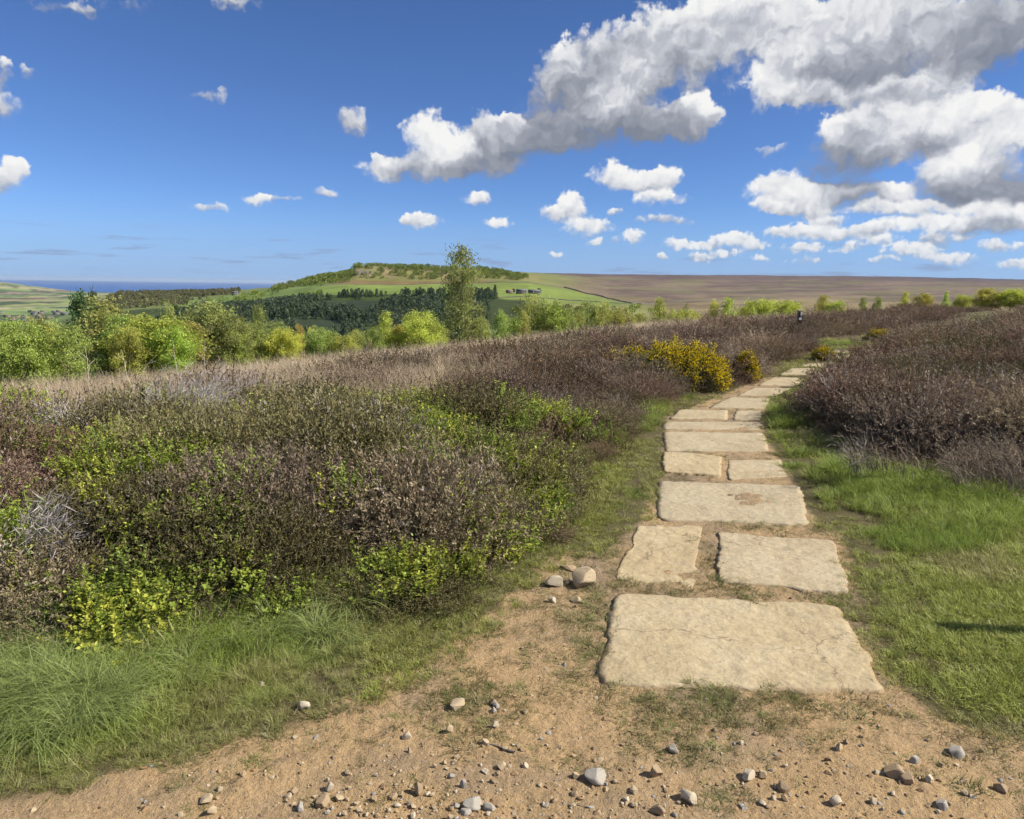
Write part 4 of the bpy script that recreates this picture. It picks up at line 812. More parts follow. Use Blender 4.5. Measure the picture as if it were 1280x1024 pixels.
pr = 0.16 + 0.6 * ss(920, 1010, v_) * (0.3 + 0.9 * ss(0.4, 0.65, fbm(x * 2.5, y * 2.5, 3, 130))) + 0.6 * np.exp(-((u_ - 470) / 130) ** 2 - ((v_ - 1005) / 30) ** 2)
keep = (sdf(DIRT, x, y) > 0) & (RNG.uniform(0, 1, len(x)) < pr * 0.55) & flag_clear(x, y, 0.01); x, y = x[keep], y[keep]; m = len(x)
sz = np.clip(RNG.lognormal(math.log(0.007), 0.55, m), 0.003, 0.022)
col = np.array([(0.31, 0.22, 0.125), (0.26, 0.17, 0.09), (0.37, 0.30, 0.20), (0.25, 0.24, 0.22), (0.18, 0.12, 0.07)])[RNG.choice(5, m, p=(.3, .25, .2, .1, .15))] * RNG.uniform(0.8, 1.15, (m, 1))
scatter('gravel', 'fine gravel and chips spread on the bare earth', 'gravel', PC['gravel'], np.stack([x, y, H(x, y) - sz * 0.15], -1), upr(m, 0.4), np.stack([sz, sz, sz * RNG.uniform(0.4, 0.8, m)], -1), col, 5)
# the dark twig
g = Geo(); a_, b_ = gp(604, 930), gp(643, 941); za, zb = float(H(a_[:1], a_[1:])[0]), float(H(b_[:1], b_[1:])[0])
t_ = np.linspace(0, 1, 7)[:, None]; Pm = np.concatenate([a_ * (1 - t_) + b_ * t_, (za * (1 - t_) + zb * t_) + 0.004], 1); Pm[:, 1] += 0.006 * np.sin(t_[:, 0] * 5)
g.tube(Pm, np.linspace(0.002, 0.0055, 7), 6); tw = add('twig', g.mesh('twig', M['bark'])); tw.color = (0.05, 0.045, 0.04, 1); tag(tw, 'thin dark twig lying on the orange earth', 'twig')

# ------------------------------------------------------------------ bleached dead heather bushes
def dead_bush(px, py, w_px, h_m, n, label, sweep, col=(0.42, 0.39, 0.37), name='dead_heather'):
    g_ = gp(px, py, 0.25); d = math.hypot(*g_); W = w_px * d / FPX; rng = np.random.default_rng(int(px * 7 + py)); g = Geo(); k = 7
    z0 = float(H(g_[:1], g_[1:])[0]); cl = rng.normal(0, 1, (max(6, n // 40), 2)) * [W * 0.25, W * 0.16]; ci = rng.integers(0, len(cl), n)
    B = np.concatenate([cl[ci] + rng.normal(0, 0.03, (n, 2)), np.full((n, 1), 0.02)], 1)
    ph = sweep + rng.normal(0, 0.75, n); D = np.stack([np.cos(ph), np.sin(ph), np.zeros(n)], -1); L = rng.uniform(0.5, 1.1, n) * h_m * 1.5; le = rng.uniform(0.3, 1.25, n); a = np.linspace(0, 1, k)[None]
    Pt = B[:, None] + D[:, None] * (L[:, None] * np.sin(le)[:, None] * a ** 1.4)[..., None] + np.array([0, 0, 1.0]) * (L[:, None] * (np.cos(le)[:, None] * a + 0.10 * np.sin(a * 3)))[..., None]
    Pt += np.cumsum(rng.normal(0, 0.006, (n, k, 3)), 1)
    g.ribbons(Pt, np.broadcast_to(0.0024 * (1 - 0.7 * a), (n, k)), unit(rng.normal(0, 1, (n, 3))), np.broadcast_to(0.3 + 0.7 * a, (n, k)), rng.uniform(0, 1, n))
    m = 5; aa = rng.integers(2, k - 1, (n, m)); Bs = Pt[np.arange(n)[:, None], aa]; Ds = unit(Pt[np.arange(n)[:, None], aa + 1] - Bs + rng.normal(0, 0.045, (n, m, 3))) * rng.uniform(0.04, 0.12, (n, m, 1))
    g.diamonds(Bs.reshape(-1, 3), Ds.reshape(-1, 3), (unit(np.cross(Ds, rng.normal(0, 1, (n, m, 3)))) * 0.0018).reshape(-1, 3), np.ones(n * m), rng.uniform(0, 1, n * m))
    o = add(name, g.mesh(name, M['dead']), loc=(g_[0], g_[1], z0 + 0.10)); o.color = (*col, 1); return tag(o, label, 'dead heather', 'bleached dead heather')
dead_bush(225, 530, 150, 0.50, 520, 'broad sweep of grey bleached heather stems above the bilberry', R(15))
dead_bush(130, 552, 80, 0.36, 260, 'small pale grey heather skeleton between brown heather and bright bilberry', R(150))
dead_bush(285, 500, 120, 0.45, 320, 'upright grey-mauve dead heather behind the broad bleached sweep', R(60), (0.36, 0.31, 0.31))
dead_bush(225, 585, 70, 0.25, 180, 'low bleached heather stems in front of the broad grey sweep', R(-20))
dead_bush(30, 700, 90, 0.25, 150, 'thin pale dead stems low in the dark heather', R(20), (0.36, 0.33, 0.31))
dead_bush(1150, 575, 100, 0.20, 90, 'pale dead stems spilling from the heather bank onto the grass', R(200), (0.23, 0.175, 0.13))
dead_bush(1240, 585, 90, 0.22, 160, 'pale dead stems higher on the heather bank', R(160), (0.23, 0.175, 0.13))
dead_bush(1090, 572, 45, 0.24, 90, 'small grey dead tuft at the corner of the heather bank', R(220), (0.28, 0.24, 0.20))

# ------------------------------------------------------------------ gorse
def gorse(px, py, w_px, h_px, label, seed, side=0.35, dens=1.0, fl=1.0):
    g_ = gp(px, py); d = math.hypot(*g_); mp = d / FPX; W, Hh = w_px * mp / 2, h_px * mp; rng = np.random.default_rng(seed); z0 = float(H(g_[:1], g_[1:])[0])
    e = tag(empty('gorse_bush', (g_[0], g_[1] + W * 0.4, z0)), label, 'gorse', 'flowering gorse bushes')
    n = int(620 * dens); an = rng.uniform(0, 2 * np.pi, n); el_ = np.arccos(rng.uniform(0.0, 1, n)); rr = rng.uniform(0.55, 1.0, n) ** 0.5
    lump = 0.75 + 0.5 * fbm(np.cos(an) * 2.2 + seed, np.sin(el_) * 2.2 + an, 3, seed)
    T = np.stack([np.cos(an) * np.sin(el_) * W, np.sin(an) * np.sin(el_) * W * 0.7, np.cos(el_) * Hh * 0.95 + 0.04], -1) * (rr * lump)[:, None]
    gs = Geo(); base = np.stack([rng.normal(0, W * 0.25, n), rng.normal(0, W * 0.15, n), np.full(n, -0.02)], -1); a = np.linspace(0, 1, 4)[None, :, None]
    Pt = base[:, None] * (1 - a) + T[:, None] * a + np.array([0, 0, 1.0]) * (0.12 * Hh * np.sin(a * np.pi))
    gs.ribbons(Pt, np.broadcast_to(np.array([0.006, 0.005, 0.004, 0.002])[None], (n, 4)), unit(rng.normal(0, 1, (n, 3))), np.zeros((n, 4)), rng.uniform(0, 1, n))
    o = add('stem', gs.mesh('stem', M['gorse_leaf']), e); o.color = (0.07, 0.05, 0.03, 1)
    gl = Geo(); m = 34; B = T[:, None] + rng.normal(0, 0.045, (n, m, 3)) * [1, 1, 0.9]; B[..., 2] = np.maximum(B[..., 2], 0.01); Ds = unit(unit(T + [0, 0, 0.2])[:, None] + rng.normal(0, 0.8, (n, m, 3))) * rng.uniform(0.02, 0.045, (n, m, 1))
    gl.diamonds(B.reshape(-1, 3), Ds.reshape(-1, 3), (unit(np.cross(Ds, rng.normal(0, 1, (n, m, 3)))) * 0.005).reshape(-1, 3), np.ones(n * m), rng.uniform(0, 1, n * m), mid=0.3)
    o = add('foliage', gl.mesh('foliage', M['gorse_leaf']), e); o.color = (0.075, 0.09, 0.03, 1)
    gf = Geo(); top = (T[:, 2] / (Hh + 1e-6) + side * T[:, 0] / W + rng.normal(0, 0.22, n)) > (0.42 / fl); Tf = T[top]; nf = len(Tf); m = 26
    B = Tf[:, None] + rng.normal(0, 0.034, (nf, m, 3)); B[..., 2] = np.maximum(B[..., 2], 0.02); Ds = unit(unit(Tf + [0, 0, 0.1])[:, None] + rng.normal(0, 0.7, (nf, m, 3))) * rng.uniform(0.014, 0.026, (nf, m, 1))
    gf.diamonds(B.reshape(-1, 3), Ds.reshape(-1, 3), (unit(np.cross(Ds, rng.normal(0, 1, (nf, m, 3)))) * 0.010).reshape(-1, 3), rng.uniform(0.4, 1, nf * m), rng.uniform(0.2, 0.8, nf * m), mid=0.6)
    o = add('flowers', gf.mesh('flowers', M['gorse_flower']), e); o.color = (0.85, 0.66, 0.012, 1); o['kind'] = 'stuff'
gorse(848, 490, 140, 58, 'large round gorse bush thick with yellow flowers beside the path', 11, 0.5)
gorse(788, 484, 80, 44, 'dark gorse bush with few flowers behind the large flowering one', 12, 0.1, 0.7, 0.75)
gorse(934, 478, 30, 36, 'small upright gorse bush in full yellow flower by the path', 13, 0.3, 0.35, 1.5)
gorse(757, 480, 34, 20, 'low gorse sprig with a few yellow flowers in brown heather', 14, 0.0, 0.25, 1.2)
gorse(1030, 452, 22, 12, 'low gorse tip flowering over the path edge on the bank', 15, 0.2, 0.25, 1.1)
gorse(1100, 428, 30, 12, 'patch of low gorse with dull flowers on the far bank', 16, 0.0, 0.3, 0.7)

# ------------------------------------------------------------------ trees
def tree_meshes(seed, kind):
    """a tree of height 1 with crown half-width 1 (scaled later): trunk with limbs, crown of leaf clumps"""
    rng = np.random.default_rng(seed); tk = Geo(); cr = Geo()
    lean = rng.normal(0, 0.03, 2); tz = np.linspace(0, 1, 9)
    Pm = np.stack([lean[0] * tz + 0.06 * np.sin(tz * 4 + seed), lean[1] * tz, tz], -1); top = 0.97 if kind in ('larch', 'spruce', 'tall') else 0.8
    Pm = Pm * [1, 1, top]; tk.tube(Pm * [0.35, 0.35, 1], 0.045 * (1 - tz) + 0.006, 6, 0.0, 0.5)
    prof = {'larch': lambda h: np.where(h < 0.12, h / 0.12, (1 - h) / 0.88) ** 0.85, 'spruce': lambda h: np.where(h < 0.06, h / 0.06, (1 - h) / 0.94) ** 0.95,
            'birch': lambda h: np.sqrt(np.clip(1 - ((h - 0.5) / 0.52) ** 2, 0, 1)) * (1.1 - 0.4 * h), 'round': lambda h: np.sqrt(np.clip(1 - ((h - 0.52) / 0.5) ** 2, 0, 1)),
            'tall': lambda h: np.interp(h, [0, 0.08, 0.3, 0.5, 0.62, 0.8, 0.92, 1], [0.6, 0.95, 1.0, 0.82, 0.52, 0.48, 0.36, 0.08])}[kind]
    nb = {'larch': 46, 'spruce': 54, 'birch': 40, 'round': 44, 'tall': 78}[kind]; h0 = {'larch': 0.08, 'spruce': 0.05, 'birch': 0.15, 'round': 0.2, 'tall': 0.05}[kind]
    droop = {'larch': -0.02, 'spruce': -0.10, 'birch': 0.10, 'round': 0.12, 'tall': 0.11}[kind]
    for b in range(nb):
        h = h0 + (0.97 - h0) * ((b + rng.uniform(0, 1)) / nb); an = b * 2.399 + rng.normal(0, 0.4); ln = float(prof(np.array(h))) * rng.uniform(0.62, 1.12) + 0.05
        st = np.array([np.interp(h, Pm[:, 2], Pm[:, 0]) * 0.35, np.interp(h, Pm[:, 2], Pm[:, 1]) * 0.35, h * top]); out = np.array([math.cos(an), math.sin(an), 0]); t = np.linspace(0, 1, 5)[:, None]
        hz = droop * ln * (0.35 if kind != 'round' else 0.5)
        br = st + out * ln * t + np.array([0, 0, 1.0]) * (hz * t + (0.05 * np.sin(t * 3.0) if kind in ('birch', 'tall', 'round') else -0.01 * t))
        tk.tube(br, np.linspace(0.010, 0.002, 5) * (1.1 - h), 3, 0.0, 0.5)
        nl = int({'larch': 190, 'spruce': 200, 'birch': 200, 'round': 260, 'tall': 150}[kind] * (0.35 + ln)); tt = rng.uniform(0.12, 1.05, nl) ** 0.75
        c = st + out * (ln * tt)[:, None] + np.array([0, 0, 1.0]) * (hz * tt)[:, None]
        clump = rng.normal(0, 1, (7, 3)) * [0.10, 0.10, 0.028]; c = c + clump[rng.integers(0, 7, nl)] + rng.normal(0, 1, (nl, 3)) * ([0.055, 0.055, 0.016] if kind != 'round' else [0.07, 0.07, 0.03])
        sz = {'larch': 0.052, 'spruce': 0.058, 'birch': 0.052, 'round': 0.06, 'tall': 0.046}[kind]
        D = rng.normal(0, 1, (nl, 3)) * [1, 1, 0.28]; D = D / (np.linalg.norm(D * [1, 1, 3], axis=1, keepdims=True) + 1e-6) * sz * rng.uniform(0.7, 1.6, (nl, 1)); S = np.cross(D, rng.normal(0, 1, (nl, 3))); S = S / (np.linalg.norm(S * [1, 1, 3], axis=1, keepdims=True) + 1e-6) * sz * 0.42
        cv = rng.uniform(0.15, 0.85)
        cr.diamonds(c, D, S, np.full(nl, 0.9) + rng.uniform(-.2, .1, nl), np.clip(cv + rng.normal(0, 0.22, nl), 0, 1))
    return tk.mesh('trunk', M['bark']), cr.mesh('crown', M['leaf'])
TP = {k: [tree_meshes(500 + 10 * j + i, k) for i in range(n)] for j, (k, n) in enumerate((('larch', 4), ('spruce', 2), ('birch', 4), ('round', 3), ('tall', 1)))}
BR, LG, OL, DK, YO = (0.54, 0.56, 0.12), (0.40, 0.46, 0.12), (0.33, 0.38, 0.11), (0.13, 0.19, 0.07), (0.46, 0.45, 0.12); TG = (0.31, 0.43, 0.13)
TREES = [  # photograph column, row of the tip, range in metres, kind, width in pixels, leaf colour, label (None: one of the young trees)
 (12,398,54,'birch',52,LG,'leafy green birch at the end of the row below the plateau'),(48,392,58,'larch',62,LG,'green larch with layered branches below the plateau lip'),(80,402,50,'birch',44,LG,None),
 (98,360,64,'spruce',62,DK,'tall dark green spruce standing over the bright trees'),(114,357,74,'spruce',34,DK,'slim dark spruce tip just behind the tall dark spruce'),(127,367,55,'larch',84,YO,'broad olive-yellow larch in front of the dark spruce'),
 (186,397,52,'round',74,BR,'round bright yellow-green tree next to the olive-yellow larch'),(210,374,68,'larch',34,LG,'thin light green larch rising behind the round bright tree'),(236,400,54,'birch',50,LG,None),(262,377,56,'birch',78,OL,'dense olive tree taller than its bright neighbours'),
 (298,392,64,'spruce',40,OL,'sparse olive conifer beside the dense olive tree'),(322,378,74,'tall',34,OL,'thin airy tree with bare stem against the dark wood'),(345,400,60,'birch',34,LG,None),(352,412,56,'round',34,BR,None),(374,403,66,'larch',26,BR,None),(390,405,68,'larch',28,BR,None),(414,415,60,'birch',34,LG,None),(446,412,64,'birch',30,LG,None),
 (482,387,62,'larch',46,BR,'brilliant yellow-green larch left of a bushy bright tree and tall birch'.replace(' left of',' near')),(526,391,62,'round',48,BR,'bushy bright tree at the foot of the tall birch'),(508,402,66,'birch',30,LG,None),(466,410,60,'round',24,LG,None),
 (578,303,76,'tall',70,TG,'tall slender birch standing high above every other tree'),(626,384,76,'larch',36,LG,None),(600,396,70,'birch',34,LG,None),(668,368,86,'birch',50,LG,'open-crowned birch in front of the farm'),(692,374,86,'birch',42,LG,None),(655,385,80,'larch',26,LG,None),
 (735,374,96,'birch',28,LG,None),(754,376,96,'birch',26,LG,None),(716,388,90,'round',26,LG,None),(774,388,98,'round',28,LG,None),(800,390,98,'birch',24,LG,None),(826,369,100,'larch',34,LG,'single larch with green tip standing clear against the brown moor'),(860,389,104,'round',26,BR,None),
 (893,372,110,'larch',24,BR,None),(912,369,110,'larch',30,BR,None),(946,377,114,'round',30,BR,None),(966,376,116,'round',32,BR,None),(988,377,116,'round',28,BR,None),(1030,367,116,'larch',26,BR,'bright pointed larch beyond the waymark post'),(1046,377,116,'round',18,BR,None),
 (1080,371,112,'birch',16,OL,None),(1098,370,112,'birch',18,OL,None),(1133,363,110,'larch',26,BR,None),(1156,367,110,'round',26,BR,None),(1184,363,110,'larch',18,BR,None),(1205,369,108,'round',24,BR,None),(1234,361,104,'round',34,BR,None),(1266,362,104,'round',34,BR,None),(1300,362,104,'round',34,BR,None),
 (-45,392,56,'larch',60,LG,None),(-100,385,58,'birch',60,OL,None),(160,408,50,'birch',36,LG,None),(215,410,50,'round',40,BR,None),(290,412,54,'birch',34,LG,None),(325,408,56,'larch',30,YO,None),(432,420,58,'round',28,BR,None),(30,405,50,'round',46,LG,None),(64,400,52,'larch',40,BR,None),(148,392,54,'birch',46,LG,None),(205,396,54,'larch',44,BR,None),(232,392,58,'larch',36,BR,None),(282,400,54,'round',40,OL,None),(310,404,56,'birch',40,LG,None),(400,412,60,'round',36,LG,None),(500,408,64,'round',34,BR,None),(642,392,80,'birch',34,LG,None),(708,382,88,'birch',34,LG,None),(842,386,102,'birch',24,LG,None),(930,382,112,'larch',20,BR,None),(548,405,66,'birch',30,LG,None)]
LAND = {q[6]: 'the ' + {12: 'birch at the row end', 48: 'layered green larch', 98: 'tall dark spruce', 114: 'slim dark spruce', 127: 'broad olive-yellow larch', 186: 'round bright tree', 210: 'thin green larch', 262: 'dense olive tree', 298: 'sparse olive conifer', 322: 'thin airy tree', 482: 'brilliant yellow-green larch', 526: 'bushy bright tree', 578: 'very tall birch', 668: 'open-crowned birch', 826: 'single larch on the moor side', 1030: 'pointed larch by the waymark'}[q[0]] for q in TREES if q[6]}
for k, (px, py, r_, kd, wpx, colr, lb) in enumerate(TREES):
    d = ray(px, py); a = math.atan2(d[0], d[1]); x_, y_ = math.sin(a) * r_, math.cos(a) * r_; zb = float(H(np.array([x_]), np.array([y_]))[0]) - 0.1
    zt = CAMZ + r_ * d[2] / math.hypot(d[0], d[1]); hgt = max(zt - zb, 1.6) * (1.2 if kd in ('birch', 'round') else 1.0); wid = wpx * r_ / FPX / 2 * (1.25 if px < 460 else (1.1 if px < 610 else (1.45 if px < 1075 else 0.8)))
    t = empty({'spruce': 'spruce_tree', 'larch': 'larch_tree', 'birch': 'birch_tree', 'round': 'broadleaf_tree', 'tall': 'birch_tree'}[kd], (x_, y_, zb))
    tm, cm = TP[kd][k % len(TP[kd])]; rz = random.uniform(0, 6.28)
    for nm, me, c3 in (('trunk', tm, (0.30, 0.27, 0.24) if kd in ('birch', 'tall') else (0.13, 0.10, 0.08)), ('crown', cm, tuple(c * random.uniform(0.85, 1.15) for c in colr))):
        o = add(nm, me, t); o.scale = (wid, wid, hgt); o.rotation_euler = (0, 0, rz); o.color = (*c3, 1)
    kn = {'spruce': 'dark spruce', 'larch': 'larch', 'birch': 'birch', 'round': 'broadleaf tree'}.get(kd, 'tree')
    tone = 'bright yellow-green' if colr in (BR, YO) else ('olive' if colr == OL else 'fresh green')
    zone = 'before the dark wooded slope' if px < 700 else 'against the brown moor'
    if lb: tag(t, lb, 'tree', 'trees below the plateau lip')
    else:
        nb = min((q for q in TREES if q[6]), key=lambda q: abs(q[0] - px) + 0.5 * abs(q[2] - r_)); near_ = LAND[nb[6]]
        lab = f'young {tone} {kn} next to {near_}' if abs(nb[0] - px) < 75 else f'young {tone} {kn} in the belt of trees {zone}'
        if px > 1075: lab = f'{tone} tip of a young {kn} showing over the heather bank'
        tag(t, lab, 'tree', lab)

# dead standing saplings in the dry grass
for k, (px, y0, y1, lb) in enumerate(((104, 430, 456, 'pale bare dead sapling in front of the olive-yellow larch'), (154, 434, 455, 'short bare dead stem in the dry grass by the round bright tree'), (219, 422, 462, 'tall pale dead stem in the dry grass below the olive tree'), (256, 424, 452, 'thin dead stem standing beside the dense olive tree'), (619, 408, 418, 'short dead stem in the heather below the tall birch'))):
    r_ = 11.5 if k < 4 else 20; d = ray(px, y0); a = math.atan2(d[0], d[1]); x_, y_ = math.sin(a) * r_, math.cos(a) * r_; zb = float(H(np.array([x_]), np.array([y_]))[0]); zt = CAMZ + r_ * d[2] / math.hypot(d[0], d[1]); g = Geo(); hgt = max(0.4, zt - zb)
    t_ = np.linspace(0, 1, 6); g.tube(np.stack([0.05 * np.sin(t_ * 3 + k) * t_, 0.02 * t_, hgt * t_ - 0.03], -1), 0.007 * (1 - 0.75 * t_), 6, 1.0)
    for q in range(5):
        h_ = 0.35 + 0.12 * q; an = q * 2.4 + k; b0 = np.array([0.05 * math.sin(h_ * 3 + k) * h_, 0.02 * h_, hgt * h_ - 0.03]); g.tube(np.stack([b0 + np.array([math.cos(an), math.sin(an), 0.9]) * s_ for s_ in (0, 0.05, 0.11)]), [0.004, 0.003, 0.001], 4, 1.0)
    o = add('dead_sapling', g.mesh('dead_sapling', M['dead']), loc=(x_, y_, zb)); o.color = (0.48, 0.43, 0.34, 1); tag(o, lb, 'dead sapling', 'dead saplings in the dry grass')

# ------------------------------------------------------------------ far woods, farm, walls, town
def cone_tree(seed, conifer=True):
    rng = np.random.default_rng(seed); g = Geo(); n = 90 if conifer else 110
    h = rng.uniform(0.05, 1, n) ** (1.2 if conifer else 0.8); an = rng.uniform(0, 2 * np.pi, n); rad = (1 - h) * 0.26 if conifer else 0.42 * np.sqrt(np.clip(1 - ((h - .55) / .5) ** 2, 0, 1)); rad = rad * rng.uniform(0.5, 1.1, n)
    B = np.stack([np.cos(an) * rad, np.sin(an) * rad, h * 0.95], -1); D = np.stack([np.cos(an), np.sin(an), np.full(n, -0.35 if conifer else 0.5)], -1) + rng.normal(0, .4, (n, 3)); D = unit(D) * 0.17
    g.diamonds(B, D, unit(np.cross(D, rng.normal(0, 1, (n, 3)))) * 0.085, np.full(n, .85), rng.uniform(0, 1, n)); g.tube(np.array([[0, 0, 0], [0, 0, 0.5], [0, 0, 0.95]]), [0.03, 0.02, 0.005], 4)
    return g.mesh('far_tree', M['far_tree'])
PC['conifer'] = proto_col('far_conifer', [cone_tree(i) for i in range(4)]); PC['broad'] = proto_col('far_broadleaf', [cone_tree(20 + i, False) for i in range(4)])
def zone(n, cx0, cx1, r0, r1, thr=None, seed=0, sc_=70):
    px = RNG.uniform(cx0, cx1, n); a = azof(px); r = np.sqrt(RNG.uniform(r0 ** 2, r1 ** 2, n)); x, y = np.sin(a) * r, np.cos(a) * r
    if thr is not None: k = fbm(x / sc_, y / sc_, 3, seed) > thr; x, y = x[k], y[k]
    return x, y
def wood(name, label, cat, col, xy, h0, h1, c0, c1):
    x, y = xy; m = len(x); h = RNG.uniform(h0, h1, m)
    scatter(name, label, cat, PC[col], np.stack([x, y, H(x, y) - 0.3], -1), upr(m, 0.03), np.stack([h * RNG.uniform(.8, 1.2, m)] * 2 + [h], -1), lerp3(c0, c1, RNG.uniform(0, 1, m)), 4)
def cat2(*a): return np.concatenate([q[0] for q in a]), np.concatenate([q[1] for q in a])
wood('conifer_plantation', 'dark conifer plantation on the shaded valley side', 'wood', 'conifer', cat2(zone(6500, -150, 610, 620, 1150, 0.36, 3), zone(500, 330, 620, 1130, 1180, .45, 3)), 9, 15, (0.21, 0.27, 0.14), (0.31, 0.37, 0.19))  # tree tints lightened so the colour stands in for distance haze
wood('ridge_wood', 'brown-green wood along the crest of the low ridge', 'wood', 'conifer', cat2(zone(1500, 132, 300, 1620, 1950, 0.30, 4), zone(900, 60, 260, 1350, 1700, 0.42, 5)), 5, 9, (0.16, 0.18, 0.08), (0.24, 0.215, 0.12))  # haze lightening is put into these tree tints too
wood('hilltop_scrub', 'light green scrub and small trees over the hill top', 'scrub', 'broad', cat2(zone(1300, 372, 655, 1540, 1760, 0.42, 6, 40), zone(160, 600, 660, 1600, 1720), zone(500, 340, 440, 1500, 1700, .4, 8, 40)), 3.5, 9, (0.17, 0.22, 0.06), (0.30, 0.36, 0.08))
wood('valley_scrub', 'mixed green trees filling the valley below the plateau', 'wood', 'broad', cat2(zone(1500, -200, 700, 130, 420, 0.40, 9, 40), zone(500, 120, 420, 1180, 1500, 0.58, 10), zone(260, 640, 860, 600, 1050, 0.52, 11)), 4, 8, (0.20, 0.27, 0.06), (0.36, 0.42, 0.08))

def box(V, Q, c, s, rz=0):
    b = len(V); ca, sa_ = math.cos(rz), math.sin(rz)
    for zz in (0, 1):
        for ax, ay in ((-.5, -.5), (.5, -.5), (.5, .5), (-.5, .5)):
            X, Y = ax * s[0], ay * s[1]; V.append((c[0] + X * ca - Y * sa_, c[1] + X * sa_ + Y * ca, c[2] + zz * s[2]))
    Q += [(b, b + 3, b + 2, b + 1), (b + 4, b + 5, b + 6, b + 7)] + [(b + i, b + (i + 1) % 4, b + 4 + (i + 1) % 4, b + 4 + i) for i in range(4)]
def house(name, x, y, L, W, Hh, rz, roof, label, group, cat='house', windows=0):
    z = float(H(np.array([x]), np.array([y]))[0]) - 0.6; e = tag(empty(name, (x, y, z)), label, cat, group); e.rotation_euler = (0, 0, rz)
    V, Q = [], []; box(V, Q, (0, 0, 0), (L, W, Hh)); add('wall', mesh_np('wall', V, Q, None, [M['housewall']], smooth=False), e)
    rh = W * 0.42; v = [(-L / 2 - .4, -W / 2 - .4, Hh + .01), (L / 2 + .4, -W / 2 - .4, Hh + .01), (L / 2 + .4, W / 2 + .4, Hh + .01), (-L / 2 - .4, W / 2 + .4, Hh + .01), (-L / 2 - .4, 0, Hh + rh), (L / 2 + .4, 0, Hh + rh)]
    add('roof', mesh_np('roof', v, [(0, 1, 5, 4), (2, 3, 4, 5), (0, 3, 2, 1)], [(0, 4, 3), (1, 2, 5)], [roof], smooth=False), e)
    for q in range(windows):
        V, Q = [], []; box(V, Q, ((q + .5) / windows * L - L / 2, -W / 2 - 0.03, Hh * .4), (1.2, .12, 1.4)); add('window', mesh_np('window', V, Q, None, [M['black']], smooth=False), e)
    return e
def at(px, r_): a = float(azof(px)); return math.sin(a) * r_, math.cos(a) * r_
house('farmhouse', *at(652, 1215), 17, 8, 4.5, 0.2, M['slate'], 'long grey-roofed farmhouse below the green pasture', 'farm buildings', 'farmhouse', 4)
house('barn', *at(668, 1235), 20, 9, 4, 0.1, M['slate'], 'wide barn with pale roof beside the farmhouse', 'farm buildings', 'barn', 0)
house('barn', *at(637, 1230), 11, 7, 3.5, -0.2, M['red_roof'], 'small barn with reddish roof beside the farmhouse', 'farm buildings', 'barn', 0)
house('farmhouse', *at(293, 1520), 12, 8, 5, 0.3, M['slate'], 'lone white cottage at the end of a field on the ridge', 'farm buildings', 'farmhouse', 2)
for k, (px, r_, hh) in enumerate(((619, 1190, 17), (642, 1240, 9), (674, 1250, 12))):
    x_, y_ = at(px, r_); t = empty('farm_tree', (x_, y_, float(H(np.array([x_]), np.array([y_]))[0]) - 0.3)); tm, cm = TP['spruce' if k == 0 else 'round'][0]
    for nm, me, c3 in (('trunk', tm, (0.1, 0.08, 0.06)), ('crown', cm, (0.04, 0.06, 0.025))): o = add(nm, me, t); o.scale = (hh * .33, hh * .33, hh); o.color = (*c3, 1)
    tag(t, ('dark pointed tree at the end of the farm', 'low dark tree in front of the barns', 'round dark tree behind the wide barn')[k], 'tree', 'dark trees round the farm')
for k in range(40):
    px = random.uniform(-60, 78); r_ = random.choice((2650, 2800, 3000, 3150, 3300)) + random.uniform(-60, 60); x_, y_ = at(px, r_)
    rf = random.random() < 0.5
    house('house', x_, y_, random.uniform(9, 22), random.uniform(7, 10), random.uniform(4.5, 6), random.uniform(-0.25, 0.25), M['red_roof'] if rf else M['slate'], 'distant red-roofed house in the town on the plain' if rf else 'distant grey-roofed house in the town on the plain', 'red-roofed houses of the distant town' if rf else 'grey-roofed houses of the distant town')
def dry_wall(pts, label, h=1.3, w_=0.8):
    P_ = []
    for (p0_, r0_), (p1_, r1_) in zip(pts[:-1], pts[1:]):
        for t in np.linspace(0, 1, 24, endpoint=False): P_.append(at(p0_ + (p1_ - p0_) * t, r0_ + (r1_ - r0_) * t))
    P_ = np.array(P_); z = H(P_[:, 0], P_[:, 1]); T = unit(np.gradient(P_, axis=0)); N_ = np.stack([-T[:, 1], T[:, 0]], -1) * w_ / 2; n = len(P_); hh = h * (0.8 + 0.5 * RNG.uniform(0, 1, n))
    V = np.stack([np.c_[P_ - N_, z - .3], np.c_[P_ - N_ * .7, z + hh], np.c_[P_ + N_ * .7, z + hh], np.c_[P_ + N_, z - .3]], 1).reshape(-1, 3); i = np.arange(n - 1)[:, None] * 4; j = np.arange(3)[None]
    tag(add('dry_stone_wall', mesh_np('dry_stone_wall', V, np.stack([i + j, i + j + 1, i + j + 5, i + j + 4], -1), [(0, 3, 2), (0, 2, 1)], [M['wallstone']], smooth=False)), label, 'wall', 'field walls on the far hill')
dry_wall([(705, 1500), (742, 1420), (772, 1300), (790, 1180)], 'dark stone wall curving down the end of the bright pasture', 1.8, 1.2)
dry_wall([(600, 1150), (700, 1165), (790, 1180)], 'stone wall along the foot of the bright pasture past the farm', 1.5, 1.0)
dry_wall([(400, 1462), (520, 1468), (640, 1470), (705, 1500)], 'stone wall between the pasture and the rusty bracken', 1.3, 1.0)
dry_wall([(790, 1180), (850, 1250), (960, 1420)], 'stone wall running out over the pale moor grass', 1.4, 1.0)

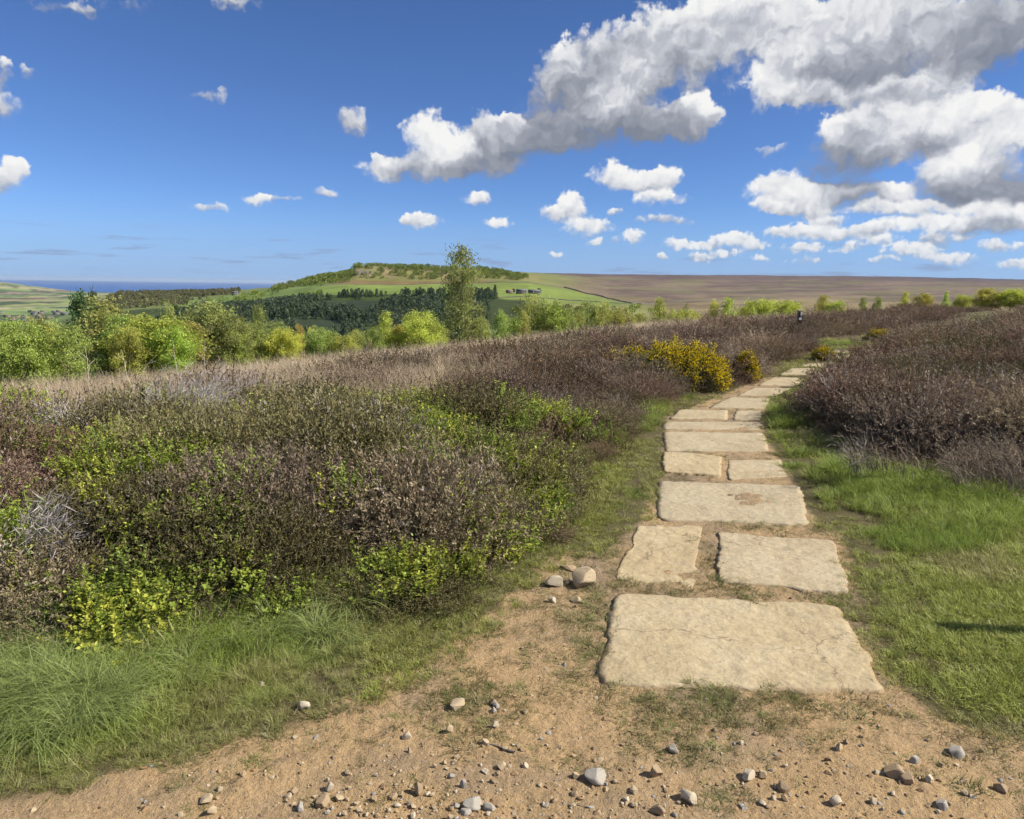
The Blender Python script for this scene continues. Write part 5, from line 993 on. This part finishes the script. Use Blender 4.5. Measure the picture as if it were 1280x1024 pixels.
# ------------------------------------------------------------------ waymark posts
def post(x_, y_, hgt, wd, label, disc):
    z = float(H(np.array([x_]), np.array([y_]))[0]); e = tag(empty('waymark_post', (x_, y_, z)), label, 'post', 'waymark posts')
    bm = bmesh.new(); bmesh.ops.create_cube(bm, size=1.0); bmesh.ops.scale(bm, vec=(wd, wd, hgt + 0.3), verts=bm.verts); bmesh.ops.translate(bm, vec=(0, 0, (hgt + 0.3) / 2 - 0.3), verts=bm.verts)
    for v in bm.verts:
        if v.co.z > hgt * 0.9: v.co.z += 0.03 * (1 if v.co.y > 0 else -0.4)
    bmesh.ops.bevel(bm, geom=list(bm.edges), offset=0.008, segments=2, affect='EDGES'); me = bpy.data.meshes.new('shaft'); bm.to_mesh(me); bm.free(); me.materials.append(M['wood']); add('shaft', me, e)
    if disc:
        V, Q = [], []; box(V, Q, (0, -wd / 2 - 0.006, hgt * 0.55), (wd * 0.95, 0.012, hgt * 0.40)); add('marker_plate', mesh_np('marker_plate', V, Q, None, [M['black']], smooth=False), e)
        bm = bmesh.new(); bmesh.ops.create_cone(bm, cap_ends=True, segments=20, radius1=wd * 0.36, radius2=wd * 0.36, depth=0.008, matrix=Matrix.Translation((0, -wd / 2 - 0.017, hgt * 0.70)) @ Matrix.Rotation(R(90), 4, 'X')); me = bpy.data.meshes.new('marker_disc'); bm.to_mesh(me); bm.free(); me.materials.append(M['white']); add('marker_disc', me, e)
_d = ray(1000, 388); _a = math.atan2(_d[0], _d[1]); post(math.sin(_a) * 26, math.cos(_a) * 26, float(CAMZ + 26 * _d[2] / math.hypot(_d[0], _d[1])) - float(H(np.array([math.sin(_a) * 26]), np.array([math.cos(_a) * 26]))[0]), 0.13, 'wooden waymark post with dark plate and white disc far along the path', True)
_p = gp(1280, 802); post(float(_p[0]) + 0.92, float(_p[1]) - 0.06, 1.06, 0.085, 'plain wooden waymark post on the turf where the flagstones begin', False)

# ------------------------------------------------------------------ the cumulus that shades the far wood (it stands above the picture)
bm = bmesh.new(); bmesh.ops.create_icosphere(bm, subdivisions=5, radius=1.0); V = np.array([v.co[:] for v in bm.verts])
V *= (0.75 + 0.6 * fbm(V[:, 0] * 2.3 + 4, V[:, 1] * 2.3 + V[:, 2] * 1.9, 4, 700))[:, None]; V[:, 2] = np.where(V[:, 2] < 0, V[:, 2] * 0.25, V[:, 2]); V *= [360, 240, 120]
for v, c in zip(bm.verts, V): v.co = c
me = bpy.data.meshes.new('cloud'); bm.to_mesh(me); bm.free(); me.materials.append(M['cloud'])
for p in me.polygons: p.use_smooth = True
_k = 760 / math.tan(SUN_EL); tag(add('cloud', me, loc=(-310 + _k * math.sin(SUN_AZ), 935 + _k * math.cos(SUN_AZ), 715)), 'white cumulus cloud shading the dark wooded slope', 'cloud')

# ------------------------------------------------------------------ haze
V, Q = [], []; box(V, Q, (0, 0, -240), (186000, 186000, 340)); m, k = new_mat('haze')
vol = k.n('ShaderNodeVolumePrincipled', i={'Color': (0.70, 0.84, 1.0), 'Density': 1.3e-5, 'Anisotropy': 0.2}); k.n('ShaderNodeOutputMaterial', i={1: vol.outputs[0]})
tag(add('haze', mesh_np('haze', V, Q, None, [m], smooth=False)), 'thin blue haze in the air over the land', 'haze', kind='stuff')
